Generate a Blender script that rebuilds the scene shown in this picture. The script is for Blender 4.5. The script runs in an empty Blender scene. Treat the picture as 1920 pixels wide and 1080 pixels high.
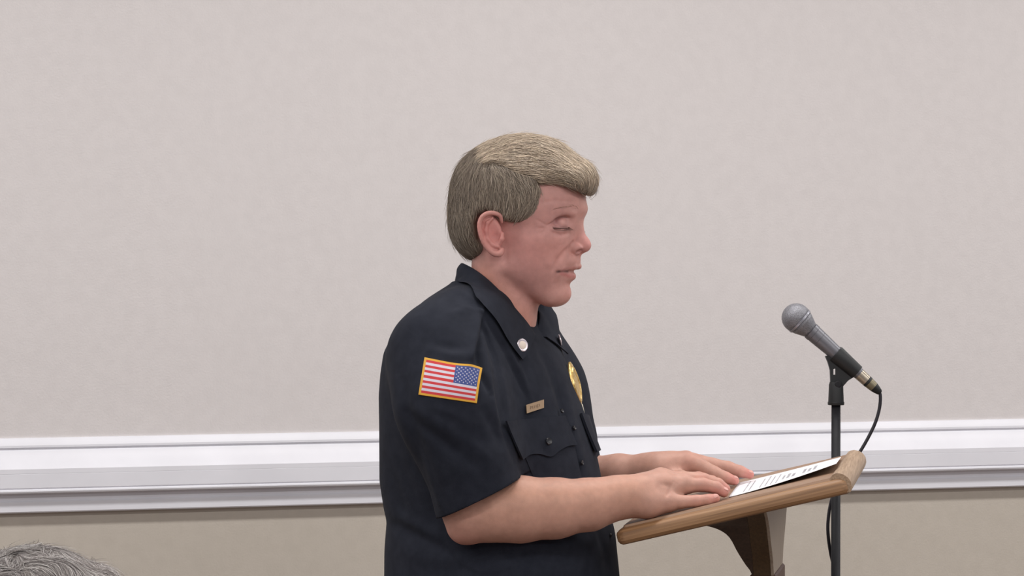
import bpy, math, random
import numpy as np
from mathutils import Vector, Matrix

random.seed(4)
RNG = np.random.default_rng(4)
sc = bpy.context.scene

# ------------------------------------------------------------------ camera
CAMZ = 1.58
FPX = 5444.0
PITCH = math.atan(91.0 / FPX)
cam_d = bpy.data.cameras.new('camera')
cam = bpy.data.objects.new('camera', cam_d)
sc.collection.objects.link(cam)
cam.location = (0, 0, CAMZ)
cam.rotation_euler = (math.pi / 2 - PITCH, 0, 0)
cam_d.sensor_width = 36.0
cam_d.lens = 36.0 * FPX / 1920.0
cam_d.clip_end = 60
sc.camera = cam

sc.view_settings.view_transform = 'Standard'
sc.view_settings.look = 'None'
sc.view_settings.exposure = -0.04
sc.view_settings.gamma = 1.0
sc.view_settings.use_curve_mapping = False

# ------------------------------------------------------------------ light of the room
world = bpy.data.worlds.new('world')
sc.world = world
world.use_nodes = True
wbg = world.node_tree.nodes['Background']
wbg.inputs[0].default_value = (0.95, 0.93, 1.0, 1)
wbg.inputs[1].default_value = 0.36


def area(name, loc, size, power, col=(1, .983, .972), rot=(0, 0, 0)):
    d = bpy.data.lights.new(name, 'AREA')
    d.shape = 'RECTANGLE'
    d.size, d.size_y = size
    d.energy = power
    d.color = col
    o = bpy.data.objects.new(name, d)
    o.location = loc
    o.rotation_euler = rot
    sc.collection.objects.link(o)
    return o


WA = math.radians(16.53)          # the wall behind the lectern is turned by this much
for e in (-3.6, -1.8, 0.0, 1.8, 3.6):
    for dw, pw in ((1.25, 21.5), (3.6, 23), (5.9, 22)):        # three rows of ceiling fixtures, distance from that wall
        area('ceiling_lamp', (e * math.cos(WA) + dw * math.sin(WA), 6.0 + e * math.sin(WA) - dw * math.cos(WA), 2.93), (1.2, .25), pw, rot=(0, 0, WA))

# ------------------------------------------------------------------ small tools
C = sc.collection


def srgb(r, g, b):
    def f(c):
        c /= 255.0
        return c / 12.92 if c <= .04045 else ((c + .055) / 1.055) ** 2.4
    return (f(r), f(g), f(b), 1.0)


SP, CP = math.sin(PITCH), math.cos(PITCH)
CAM = np.array([0, 0, CAMZ])


def ray(u, v):
    """direction of the sight line through a photo pixel, unit depth"""
    x = (np.asarray(u, float) - 960) / FPX
    y = (540 - np.asarray(v, float)) / FPX
    return np.stack([x, CP + y * SP, y * CP - SP + 0 * x], -1)


def W(u, v, y):
    d = ray(u, v)
    return CAM + d * (y / d[..., 1:2] if d.ndim > 1 else y / d[1])


def proj(P):
    q = P - CAM
    dep = q[:, 1] * CP - q[:, 2] * SP
    up = q[:, 2] * CP + q[:, 1] * SP
    return 960 + FPX * q[:, 0] / dep, 540 - FPX * up / dep


class Frame:
    """local frame of a figure: f forward, l towards its right side, h up"""
    def __init__(s, u, v, y, yaw):
        s.c = W(u, v, y)
        a = math.radians(yaw)
        s.F = np.array([math.cos(a), -math.sin(a), 0])
        s.R = np.array([-math.sin(a), -math.cos(a), 0])
        s.H = np.array([0, 0, 1.0])

    def at(s, u, v, l):
        d = ray(u, v)
        t = np.dot(s.c + l * s.R - CAM, s.R) / np.dot(d, s.R)
        return CAM + d * t

    def mir(s, p):
        return p - 2 * np.dot(p - s.c, s.R) * s.R

    def local(s, P):
        q = P - s.c
        return q @ s.F, q @ s.R, q @ s.H

    def axes(s, tilt=0.0, turn=0.0):
        """rows f, l, h after tilting the forward axis up by tilt and swinging it outward by turn (degrees)"""
        a, b = math.radians(tilt), math.radians(turn)
        F = s.F * math.cos(a) + s.H * math.sin(a)
        H = -s.F * math.sin(a) + s.H * math.cos(a)
        F2 = F * math.cos(b) + s.R * math.sin(b)
        R2 = -F * math.sin(b) + s.R * math.cos(b)
        return np.array([F2, R2, H])


# ------------------------------------------------------------------ materials
def mat(name, col=(.5, .5, .5, 1), rough=.6, metal=0.0, build=None, spec=None):
    m = bpy.data.materials.new(name)
    m.use_nodes = True
    nt = m.node_tree
    b = nt.nodes['Principled BSDF']
    b.inputs['Base Color'].default_value = col
    b.inputs['Roughness'].default_value = rough
    b.inputs['Metallic'].default_value = metal
    if spec is not None:
        b.inputs['Specular IOR Level'].default_value = spec
    if build:
        build(nt, b)
    return m


def N(nt, typ, **kw):
    n = nt.nodes.new(typ)
    for k, v in kw.items():
        if hasattr(n, k):
            setattr(n, k, v)
        else:
            n.inputs[k.replace('_', ' ')].default_value = v
    return n


def noise_mix(nt, b, c1, c2, scale, coord='Object', stretch=(1, 1, 1), turn=None, detail=4, lo=.35, hi=.65, bump=0, bscale=None, bdist=.001):
    tc = N(nt, 'ShaderNodeTexCoord')
    mp = N(nt, 'ShaderNodeMapping')
    mp.inputs['Scale'].default_value = stretch
    src = tc.outputs[coord]
    if turn:
        m0 = N(nt, 'ShaderNodeMapping')
        m0.inputs['Rotation'].default_value = [math.radians(a) for a in turn]
        nt.links.new(src, m0.inputs[0]); src = m0.outputs[0]
    nt.links.new(src, mp.inputs[0])
    nz = N(nt, 'ShaderNodeTexNoise', Scale=scale, Detail=detail)
    nt.links.new(mp.outputs[0], nz.inputs['Vector'])
    cr = N(nt, 'ShaderNodeValToRGB')
    cr.color_ramp.elements[0].position = lo
    cr.color_ramp.elements[1].position = hi
    cr.color_ramp.elements[0].color = c1
    cr.color_ramp.elements[1].color = c2
    nt.links.new(nz.outputs['Fac'], cr.inputs[0])
    nt.links.new(cr.outputs[0], b.inputs['Base Color'])
    if bump:
        nz2 = N(nt, 'ShaderNodeTexNoise', Scale=bscale or scale, Detail=3)
        nt.links.new(mp.outputs[0], nz2.inputs['Vector'])
        bp = N(nt, 'ShaderNodeBump', Strength=bump, Distance=bdist)
        nt.links.new(nz2.outputs['Fac'], bp.inputs['Height'])
        nt.links.new(bp.outputs[0], b.inputs['Normal'])
    return mp


def m_attr(name, rough, bump=0, bscale=400, sss=0, spec=.4, mott=0):
    def bd(nt, b):
        a = N(nt, 'ShaderNodeAttribute', attribute_name='Col')
        out = a.outputs['Color']
        tc = N(nt, 'ShaderNodeTexCoord')
        if mott:
            nz = N(nt, 'ShaderNodeTexNoise', Scale=95.0, Detail=5.0)
            nt.links.new(tc.outputs['Object'], nz.inputs['Vector'])
            mr = N(nt, 'ShaderNodeMapRange')
            mr.inputs['From Min'].default_value = .3
            mr.inputs['From Max'].default_value = .7
            mr.inputs['To Min'].default_value = 1 - mott
            mr.inputs['To Max'].default_value = 1 + mott
            nt.links.new(nz.outputs['Fac'], mr.inputs[0])
            mx = N(nt, 'ShaderNodeVectorMath', operation='SCALE')
            nt.links.new(out, mx.inputs[0])
            nt.links.new(mr.outputs[0], mx.inputs['Scale'])
            out = mx.outputs[0]
        nt.links.new(out, b.inputs['Base Color'])
        if bump:
            nz2 = N(nt, 'ShaderNodeTexNoise', Scale=float(bscale), Detail=3.0)
            nt.links.new(tc.outputs['Object'], nz2.inputs['Vector'])
            bp = N(nt, 'ShaderNodeBump', Strength=bump, Distance=.001)
            nt.links.new(nz2.outputs['Fac'], bp.inputs['Height'])
            nt.links.new(bp.outputs[0], b.inputs['Normal'])
        if sss:
            b.inputs['Subsurface Weight'].default_value = sss
            b.inputs['Subsurface Radius'].default_value = (1, .35, .2)
            b.inputs['Subsurface Scale'].default_value = .006
    return mat(name, rough=rough, spec=spec, build=bd)


def m_noise(name, c1, c2, scale, rough=.7, **kw):
    spec = kw.pop('spec', None)
    return mat(name, rough=rough, spec=spec, build=lambda nt, b: noise_mix(nt, b, c1, c2, scale, **kw))


M = {}
M['wall'] = m_noise('wall_paint', srgb(212, 207, 206), srgb(215, 210, 209), 40, rough=.92, bump=.25, bscale=260, bdist=.002, spec=.1)
M['wall_low'] = m_noise('lower_wall_tone', srgb(190, 182, 171), srgb(193, 185, 174), 40, rough=.92, bump=.2, bscale=260, bdist=.002, spec=.1)  # darker and warmer than the wall above the rail
M['trim'] = m_noise('white_trim_paint', srgb(224, 224, 230), srgb(230, 230, 236), 8, rough=.42, bump=.05, bscale=60)
M['ceil'] = mat('ceiling_paint', srgb(225, 224, 220), .9)
M['carpet'] = m_noise('carpet', srgb(96, 84, 76), srgb(128, 112, 100), 220, rough=1)
M['skin'] = m_attr('skin', .52, bump=.22, bscale=900, sss=.12, spec=.35, mott=.07)
M['shirt'] = m_noise('navy_uniform_cloth', srgb(28, 31, 41), srgb(34, 37, 47), 60, rough=.88, bump=.35, bscale=1500, bdist=.0006, spec=.22)
M['shirt_in'] = mat('dark_lining', srgb(18, 19, 26), .9)
M['hair'] = m_attr('hair', .5, spec=.3)
M['cloth2'] = m_noise('maroon_knit', srgb(84, 40, 44), srgb(100, 50, 54), 90, rough=.95)
M['trousers'] = m_noise('trouser_cloth', srgb(24, 25, 31), srgb(30, 31, 38), 90, rough=.9)
M['leather'] = mat('black_leather', srgb(18, 17, 17), .35)
M['gold'] = m_noise('gold_metal', srgb(196, 160, 86), srgb(226, 200, 140), 260, rough=.32, bump=.4, bscale=300)
M['gold'].node_tree.nodes['Principled BSDF'].inputs['Metallic'].default_value = .75
M['brass'] = mat('dull_brass', srgb(150, 126, 100), .45, .35)
M['silver'] = mat('silver_metal', srgb(225, 215, 220), .3, .7)
M['button'] = mat('black_button', srgb(30, 31, 36), .3)


def wood(name, c1, c2, stretch, scale=9.0, turn=None):
    return m_noise(name, c1, c2, scale, rough=.5, stretch=stretch, detail=2.5, lo=.3, hi=.7, bump=.12, bscale=30, turn=turn)


M['oak'] = wood('oak_top', srgb(132, 102, 80), srgb(160, 130, 106), (.8, 30, 30), turn=(0, 14, 9))
M['oak_edge'] = wood('oak_edge', srgb(122, 88, 58), srgb(160, 122, 86), (.8, 40, 40), turn=(0, 14, 9))
M['oak_end'] = wood('oak_end', srgb(142, 116, 92), srgb(178, 152, 126), (44, 1.0, 44), turn=(0, 14, 9))
M['shaded_walnut'] = wood('shade_darkened_walnut', srgb(52, 40, 34), srgb(72, 56, 46), (34, 34, 1.6), 8)  # wood darkened to carry the bracket's shade under the board
M['shaded_walnut_warm'] = wood('shade_darkened_walnut_warm', srgb(66, 50, 32), srgb(88, 68, 44), (34, 34, 2.2), 8)  # shade on the stem's tilted sides put into the wood colour
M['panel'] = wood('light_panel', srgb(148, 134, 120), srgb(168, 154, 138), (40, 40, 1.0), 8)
M['black'] = m_noise('black_powder_coat', srgb(24, 24, 28), srgb(30, 30, 34), 60, rough=.6, spec=.3)
M['plastic'] = mat('black_plastic', srgb(26, 28, 30), .5)
M['cable'] = mat('black_rubber_cable', srgb(34, 32, 40), .5)
M['micgrey'] = mat('grey_metallic_enamel', srgb(112, 112, 118), .38, .35)
M['micring'] = mat('steel_ring', srgb(150, 150, 158), .35, .5)
M['nickel'] = mat('nickel_shell', srgb(170, 160, 145), .3, .6)


def grille_build(nt, b):
    tc = N(nt, 'ShaderNodeTexCoord')
    vo = N(nt, 'ShaderNodeTexVoronoi', Scale=900.0)
    nt.links.new(tc.outputs['Object'], vo.inputs['Vector'])
    cr = N(nt, 'ShaderNodeValToRGB')
    cr.color_ramp.elements[0].position = .2
    cr.color_ramp.elements[0].color = srgb(88, 88, 92)
    cr.color_ramp.elements[1].position = .6
    cr.color_ramp.elements[1].color = srgb(142, 142, 148)
    nt.links.new(vo.outputs['Distance'], cr.inputs[0])
    nt.links.new(cr.outputs[0], b.inputs['Base Color'])
    bp = N(nt, 'ShaderNodeBump', Strength=.5, Distance=.0006)
    nt.links.new(vo.outputs['Distance'], bp.inputs['Height'])
    nt.links.new(bp.outputs[0], b.inputs['Normal'])


M['grille'] = mat('wire_mesh', rough=.45, metal=.4, build=grille_build)


# ------------------------------------------------------------------ object tools
def tag(o, label=None, cat=None, group=None, kind=None):
    if label: o['label'] = label
    if cat: o['category'] = cat
    if group: o['group'] = group
    if kind: o['kind'] = kind
    return o


def empty(name, loc, label=None, cat=None):
    o = bpy.data.objects.new(name, None)
    o.empty_display_size = .05
    o.location = loc
    C.objects.link(o)
    tag(o, label, cat)
    return o


ROOT = {}


def world_loc(o):
    p = Vector((0, 0, 0))
    while o:
        p = p + o.location
        o = o.parent
    return p


def mesh_obj(name, V, F, m, parent=None, smooth=True, col=None, loc=None):
    """V in world coordinates"""
    V = np.asarray(V, float)
    if loc is None:
        loc = np.zeros(3) if parent is not None else V.mean(0) * 0
    base = np.array(world_loc(parent)) if parent is not None else np.zeros(3)
    me = bpy.data.meshes.new(name)
    L = V - base - np.asarray(loc)
    if isinstance(F, np.ndarray):
        nf, k = F.shape
        me.vertices.add(len(L))
        me.vertices.foreach_set('co', L.astype(np.float32).ravel())
        me.loops.add(nf * k)
        me.loops.foreach_set('vertex_index', F.astype(np.int32).ravel())
        me.polygons.add(nf)
        me.polygons.foreach_set('loop_start', (np.arange(nf) * k).astype(np.int32))
        me.update(calc_edges=True)
        me.validate()
    else:
        me.from_pydata([tuple(p) for p in L], [], [tuple(int(i) for i in f) for f in F])
        me.update()
    if smooth:
        me.polygons.foreach_set('use_smooth', np.ones(len(me.polygons), bool))
    if col is not None:
        at = me.color_attributes.new('Col', 'FLOAT_COLOR', 'POINT')
        c4 = np.ones((len(L), 4), np.float32)
        c4[:, :3] = col[:, :3]
        at.data.foreach_set('color', c4.ravel())
    me.materials.append(m)
    o = bpy.data.objects.new(name, me)
    o.location = loc
    C.objects.link(o)
    if parent is not None:
        o.parent = parent
    return o


class Geo:
    """collects pieces that make one mesh"""
    def __init__(s): s.V, s.F = [], []

    def add(s, V, F):
        n = sum(len(v) for v in s.V)
        s.V.append(np.asarray(V, float))
        s.F += [tuple(int(i) + n for i in f) for f in F]
        return s

    def box(s, c, ax, half, bev=0.0):
        """box with chamfered edges; ax rows = unit axes"""
        c, ax, h = np.asarray(c, float), np.asarray(ax, float), np.asarray(half, float)
        import itertools
        if bev <= 0:
            V = [c + sx * h[0] * ax[0] + sy * h[1] * ax[1] + sz * h[2] * ax[2] for sx, sy, sz in itertools.product((-1, 1), repeat=3)]
            F = [(0, 1, 3, 2), (4, 6, 7, 5), (0, 4, 5, 1), (2, 3, 7, 6), (0, 2, 6, 4), (1, 5, 7, 3)]
            return s.add(V, F)
        V = []
        for sg in itertools.product((-1, 1), repeat=3):
            for a in range(3):
                q = [h[k] - (bev if k != a else 0) for k in range(3)]
                V.append(c + sum(sg[k] * q[k] * ax[k] for k in range(3)))
        idx = {sg: i for i, sg in enumerate(itertools.product((-1, 1), repeat=3))}
        F = [(3 * i, 3 * i + 1, 3 * i + 2) for i in range(8)]
        for a in range(3):
            o1, o2 = [k for k in range(3) if k != a]
            for sgn in (-1, 1):
                q = []
                for s1, s2 in ((-1, -1), (1, -1), (1, 1), (-1, 1)):
                    t = [0, 0, 0]; t[a], t[o1], t[o2] = sgn, s1, s2
                    q.append(3 * idx[tuple(t)] + a)
                F.append(tuple(q))
            for s1, s2 in ((-1, -1), (1, -1), (1, 1), (-1, 1)):
                q = []
                for sa, k in ((-1, o1), (1, o1), (1, o2), (-1, o2)):
                    t = [0, 0, 0]; t[a], t[o1], t[o2] = sa, s1, s2
                    q.append(3 * idx[tuple(t)] + k)
                F.append(tuple(q))
        return s.add(V, F)

    def tube(s, pts, rad, n=12, flat=1.0, caps=True):
        P = np.asarray(pts, float)
        rad = np.full(len(P), rad) if np.isscalar(rad) else np.asarray(rad, float)
        T = np.gradient(P, axis=0)
        T /= np.linalg.norm(T, axis=1)[:, None] + 1e-12
        ref = np.array([0, 0, 1.0]) if abs(T[0][2]) < .9 else np.array([0, 1.0, 0])
        V, F = [], []
        u = np.cross(T[0], ref); u /= np.linalg.norm(u)
        for i in range(len(P)):
            u = u - np.dot(u, T[i]) * T[i]; u /= np.linalg.norm(u)
            w = np.cross(T[i], u)
            for k in range(n):
                a = 2 * math.pi * k / n
                V.append(P[i] + rad[i] * (math.cos(a) * u + math.sin(a) * w * flat))
        for i in range(len(P) - 1):
            for k in range(n):
                F.append((i * n + k, i * n + (k + 1) % n, (i + 1) * n + (k + 1) % n, (i + 1) * n + k))
        if caps:
            F.append(tuple(range(n - 1, -1, -1)))
            F.append(tuple((len(P) - 1) * n + k for k in range(n)))
        return s.add(V, F)

    def lathe(s, o, d, prof, n=32):
        """prof: list of (distance along d, radius)"""
        o, d = np.asarray(o, float), np.asarray(d, float) / np.linalg.norm(d)
        ref = np.array([0, 1.0, 0]) if abs(d[1]) < .9 else np.array([1.0, 0, 0])
        u = np.cross(d, ref); u /= np.linalg.norm(u)
        w = np.cross(d, u)
        V, F = [], []
        for t, r in prof:
            for k in range(n):
                a = 2 * math.pi * k / n
                V.append(o + d * t + max(r, 1e-5) * (math.cos(a) * u + math.sin(a) * w))
        for i in range(len(prof) - 1):
            for k in range(n):
                F.append((i * n + k, (i + 1) * n + k, (i + 1) * n + (k + 1) % n, i * n + (k + 1) % n))
        F.append(tuple(range(n)))
        F.append(tuple((len(prof) - 1) * n + k for k in range(n - 1, -1, -1)))
        return s.add(V, F)

    def build(s, name, m, parent=None, smooth=False, autosmooth=None, col=None):
        o = mesh_obj(name, np.concatenate(s.V), s.F, m, parent, smooth, col)
        import bmesh
        bm = bmesh.new(); bm.from_mesh(o.data)
        bmesh.ops.recalc_face_normals(bm, faces=bm.faces)
        bm.to_mesh(o.data); bm.free()
        if autosmooth:
            me = o.data
            me.polygons.foreach_set('use_smooth', np.ones(len(me.polygons), bool))
            me.set_sharp_from_angle(angle=math.radians(autosmooth))
        return o


def spline(pts, n):
    """Catmull-Rom through the points"""
    P = np.asarray(pts, float)
    P = np.vstack([2 * P[0] - P[1], P, 2 * P[-1] - P[-2]])
    m = len(P) - 3
    t = np.linspace(0, m - 1e-9, n)
    i = t.astype(int); f = (t - i)[:, None]
    a, b, c, d = P[i], P[i + 1], P[i + 2], P[i + 3]
    return .5 * (2 * b + (c - a) * f + (2 * a - 5 * b + 4 * c - d) * f ** 2 + (3 * b - a - 3 * c + d) * f ** 3)


def sheet_faces(m, n):
    i, j = np.meshgrid(np.arange(m - 1), np.arange(n - 1), indexing='ij')
    a = (i * n + j).ravel()
    return np.stack([a, a + 1, a + n + 1, a + n], 1)


def sheet(G, th, dirs):
    """closed thin slab from a grid of points (m,n,3); back side moved by -th along dirs"""
    m, n, _ = G.shape
    V = np.concatenate([G.reshape(-1, 3), (G - dirs * th).reshape(-1, 3)])
    F = [tuple(f) for f in sheet_faces(m, n)]
    K = m * n
    F += [tuple(K + k for k in f[::-1]) for f in F]
    for i in range(m - 1):
        for j in (0, n - 1):
            q = (i * n + j, (i + 1) * n + j, K + (i + 1) * n + j, K + i * n + j)
            F.append(q if j == 0 else q[::-1])
    for j in range(n - 1):
        for i in (0, m - 1):
            q = (i * n + j, K + i * n + j, K + i * n + j + 1, i * n + j + 1)
            F.append(q if i == 0 else q[::-1])
    return V, F


# ------------------------------------------------------------------ smooth solid modelling (signed distance fields)
def smin(a, b, k):
    h = np.clip(.5 + .5 * (b - a) / k, 0, 1)
    return b + (a - b) * h - k * h * (1 - h)


class Solid:
    def __init__(s): s.ops = []

    def _add(s, how, fn, c, R, k): s.ops.append((how, fn, np.asarray(c, float), R, k)); return s

    def ell(s, c, r, ax=None, k=.01, how='u'):
        c = np.asarray(c, float); r = np.asarray(r, float)
        ax = np.eye(3) if ax is None else ax

        def fn(P):
            q = (P - c) @ ax.T
            k0 = np.sqrt(((q / r) ** 2).sum(-1))
            k1 = np.sqrt(((q / r ** 2) ** 2).sum(-1)) + 1e-9
            return k0 * (k0 - 1) / k1
        return s._add(how, fn, c, max(r), k)

    def cap(s, a, b, ra, rb=None, k=.005, how='u'):
        a, b = np.asarray(a, float), np.asarray(b, float)
        rb = ra if rb is None else rb
        ab = b - a; L2 = ab @ ab

        def fn(P):
            t = np.clip(((P - a) @ ab) / L2, 0, 1)
            return np.linalg.norm(P - a - t[..., None] * ab, axis=-1) - (ra + (rb - ra) * t)
        return s._add(how, fn, (a + b) / 2, math.sqrt(L2) / 2 + max(ra, rb), k)

    def chain(s, pts, rads, k=.004, k0=None, how='u'):
        for i in range(len(pts) - 1):
            s.cap(pts[i], pts[i + 1], rads[i], rads[i + 1], k0 if (i == 0 and k0) else k, how)
        return s

    def bump(s, pts, sig, amp):
        """raises (amp > 0) or dents (amp < 0) the surface along a line"""
        pts = [np.asarray(p, float) for p in pts]
        A = np.array(pts); c = A.mean(0); R = np.linalg.norm(A - c, axis=1).max()

        def fn(P):
            d = np.full(P.shape[:-1], 1e9)
            if len(pts) == 1:
                d = np.linalg.norm(P - pts[0], axis=-1)
            for i in range(len(pts) - 1):
                ab = pts[i + 1] - pts[i]
                t = np.clip(((P - pts[i]) @ ab) / (ab @ ab), 0, 1)
                d = np.minimum(d, np.linalg.norm(P - pts[i] - t[..., None] * ab, axis=-1))
            return amp * np.exp(-(d / sig) ** 2)
        return s._add('b', fn, c, R + 3 * sig, 0)

    def custom(s, fn, c=(0, 0, 0), R=1e6, k=.01, how='u'):
        return s._add(how, fn, c, R, k)

    def __call__(s, P, bc=None, br=0):
        f = np.full(P.shape[:-1], 1.0)
        for how, fn, c, R, k in s.ops:
            if bc is not None and R < 1e5 and np.linalg.norm(bc - c) - R > br + k + .004:
                continue
            if how == 'u': f = smin(f, fn(P), k)
            elif how == 's': f = -smin(-f, fn(P), k)
            elif how == 'i': f = -smin(-f, -fn(P), k)
            elif how == 'b': f = f - fn(P)
        return f

    def grad(s, P, e=.0008):
        g = np.stack([s(P + np.eye(3)[i] * e) - s(P - np.eye(3)[i] * e) for i in range(3)], -1)
        return g / (np.linalg.norm(g, axis=-1, keepdims=True) + 1e-9)

    def trace(s, U, Vv, y0, y1=5.2):
        """hit points of the sight lines through photo pixels"""
        D = ray(U, Vv)
        t = np.full(D.shape[:-1], y0)
        for _ in range(90):
            P = CAM + D * t[..., None]
            t = np.minimum(t + .7 * np.clip(s(P), -.05, .05), y1)
        return CAM + D * t[..., None]

    def mesh(s, lo, hi, vx):
        lo = np.asarray(lo, float)
        B = 20
        nb = np.ceil((np.asarray(hi) - lo) / vx / B).astype(int)
        n = nb * B + 1
        ax = [lo[i] + vx * np.arange(n[i]) for i in range(3)]
        F = np.ones(n, np.float32)
        bi = np.stack(np.meshgrid(*[np.arange(k) for k in nb], indexing='ij'), -1).reshape(-1, 3)
        cen = lo + (bi + .5) * B * vx
        rad = B * vx * .867
        fc = np.concatenate([s(cen[i:i + 20000]) for i in range(0, len(cen), 20000)])
        for (i, j, k), c, f0 in zip(bi, cen, fc):
            sl = (slice(i * B, i * B + B + 1), slice(j * B, j * B + B + 1), slice(k * B, k * B + B + 1))
            if abs(f0) > rad * 1.7 + .012:
                if f0 < 0: F[sl] = np.where(F[sl] == 1, -1, F[sl])
                continue
            P = np.stack(np.meshgrid(ax[0][sl[0]], ax[1][sl[1]], ax[2][sl[2]], indexing='ij'), -1)
            F[sl] = s(P, c, rad)
        return nets(F, lo, vx)


def nets(F, lo, vx):
    S = F < 0
    cnt = np.zeros([k - 1 for k in F.shape], np.uint8)
    sls = [(slice(0, -1), slice(1, None))[b] for b in (0, 1)]
    corners = [(i, j, k) for i in (0, 1) for j in (0, 1) for k in (0, 1)]
    for c in corners:
        cnt += S[sls[c[0]], sls[c[1]], sls[c[2]]]
    idx = np.argwhere((cnt > 0) & (cnt < 8))
    vals = np.stack([F[idx[:, 0] + c[0], idx[:, 1] + c[1], idx[:, 2] + c[2]] for c in corners], 1).astype(np.float64)
    acc = np.zeros((len(idx), 3)); num = np.zeros(len(idx))
    CN = np.array(corners, float)
    for a in range(8):
        for b in range(a + 1, 8):
            if np.abs(CN[a] - CN[b]).sum() != 1: continue
            va, vb = vals[:, a], vals[:, b]
            m = (va < 0) != (vb < 0)
            t = np.where(m, va / np.where(m, va - vb, 1), 0)
            acc += m[:, None] * (CN[a] + t[:, None] * (CN[b] - CN[a])); num += m
    V = lo + (idx + acc / num[:, None]) * vx
    sh = cnt.shape
    ids = np.full(sh, -1, np.int32)
    ids[idx[:, 0], idx[:, 1], idx[:, 2]] = np.arange(len(idx))
    FF = []
    for a in range(3):
        o1, o2 = (a + 1) % 3, (a + 2) % 3
        s0 = [slice(None)] * 3; s1 = [slice(None)] * 3
        s0[a] = slice(0, -1); s1[a] = slice(1, None)
        e = S[tuple(s0)] != S[tuple(s1)]
        q = np.argwhere(e)
        q = q[(q[:, o1] > 0) & (q[:, o2] > 0) & (q[:, o1] < F.shape[o1] - 1) & (q[:, o2] < F.shape[o2] - 1)]
        ins = S[q[:, 0], q[:, 1], q[:, 2]]
        def cell(d1, d2):
            r = q.copy(); r[:, o1] -= d1; r[:, o2] -= d2
            return ids[r[:, 0], r[:, 1], r[:, 2]]
        quad = np.stack([cell(1, 1), cell(0, 1), cell(0, 0), cell(1, 0)], 1)
        quad[~ins] = quad[~ins][:, ::-1]
        FF.append(quad)
    FF = np.concatenate(FF)
    FF = FF[(FF >= 0).all(1)]
    return V, FF


def vnormals(V, F):
    n = np.cross(V[F[:, 2]] - V[F[:, 0]], V[F[:, 3]] - V[F[:, 1]])
    out = np.zeros_like(V)
    for k in range(4):
        np.add.at(out, F[:, k], n)
    return out / (np.linalg.norm(out, axis=1)[:, None] + 1e-12)


def seg_dist(u, v, line):
    """distance in the plane from points to a polyline, and the run along it 0..1"""
    best = np.full(len(u), 1e9); run = np.zeros(len(u)); sg = np.zeros(len(u))
    L = np.asarray(line, float)
    for i in range(len(L) - 1):
        a, b = L[i], L[i + 1]; ab = b - a
        t = np.clip(((u - a[0]) * ab[0] + (v - a[1]) * ab[1]) / (ab @ ab), 0, 1)
        dx, dy = u - a[0] - t * ab[0], v - a[1] - t * ab[1]
        d = np.hypot(dx, dy); m = d < best
        best[m] = d[m]; run[m] = ((i + t) / (len(L) - 1))[m]
        sg[m] = np.sign(ab[0] * dy - ab[1] * dx)[m]
    return best, run, sg


def poly_sd(x, y, poly):
    """signed distance to a polygon, negative inside"""
    P = np.asarray(poly, float)
    d = np.full(x.shape, 1e9); ins = np.zeros(x.shape, bool)
    for i in range(len(P)):
        a, b = P[i], P[(i + 1) % len(P)]
        ab = b - a
        t = np.clip(((x - a[0]) * ab[0] + (y - a[1]) * ab[1]) / (ab @ ab + 1e-12), 0, 1)
        d = np.minimum(d, np.hypot(x - a[0] - t * ab[0], y - a[1] - t * ab[1]))
        c = ((a[1] > y) != (b[1] > y)) & (x < (b[0] - a[0]) * (y - a[1]) / (b[1] - a[1] + 1e-12) + a[0])
        ins ^= c
    return np.where(ins, -d, d)

# ================================================================== the room
WD = np.array([math.cos(math.radians(16.53)), math.sin(math.radians(16.53)), 0])   # along the wall
WN = np.array([WD[1], -WD[0], 0])                                                    # out of the wall
WP = np.array([0, 6.0, 0])


def on_wall(u, v):
    d = ray(u, v)
    return CAM + d * (np.dot(WP - CAM, WN) / np.dot(d, WN))


RT = on_wall(0, 822.0)[2]                 # height of the chair rail's top
RH = 0.147
AX = np.array([WD, WN, [0, 0, 1]])


def struct(name, g, m, **kw):
    return tag(g.build(name, m, **kw), kind='structure')


struct('wall_back', Geo().box(WP - WN * .06 + [0, 0, (3.0 + RT - .07) / 2], AX, (5.2, .06, (3.0 - RT + .07) / 2)), M['wall'])
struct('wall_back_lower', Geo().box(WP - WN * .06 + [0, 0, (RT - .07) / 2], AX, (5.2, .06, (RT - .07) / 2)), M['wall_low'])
struct('floor', Geo().box(WP + WN * 4.0 + [0, 0, -.05], AX, (5.2, 4.12, .05)), M['carpet'])
struct('ceiling', Geo().box(WP + WN * 4.0 + [0, 0, 3.05], AX, (5.2, 4.12, .05)), M['ceil'])

prof = [(0, 0), (.005, -.0005), (.0075, -.003), (.0125, -.0145), (.0125, -.0185), (.0085, -.0205), (.0085, -.0225), (.0115, -.0245),
        (.014, -.030), (.020, -.040), (.030, -.0520), (.0365, -.0575), (.0385, -.0590), (.0385, -.0680), (.0380, -.0685), (.0385, -.0690), (.0385, -.0960), (.0365, -.0975),
        (.0365, -.0985), (.0395, -.1005), (.0400, -.1030), (.0385, -.1060), (.0300, -.1075), (.0190, -.1090), (.0160, -.1200), (.0155, -.1225), (.0185, -.1240),
        (.0205, -.1260), (.0205, -.1440), (.0185, -.1465), (.0, -.1475)]
V, F = [], []
for e in (-5.2, 5.2):
    for d, z in prof:
        V.append(WP + WD * e + WN * (d - .001) + np.array([0, 0, RT + z]))
n = len(prof)
F = [(i, i + 1, n + i + 1, n + i) for i in range(n - 1)] + [tuple(range(n)), tuple(range(2 * n - 1, n - 1, -1))]
g = Geo(); g.add(V, F)
struct('trim_1', g, M['trim'], autosmooth=22)

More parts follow.
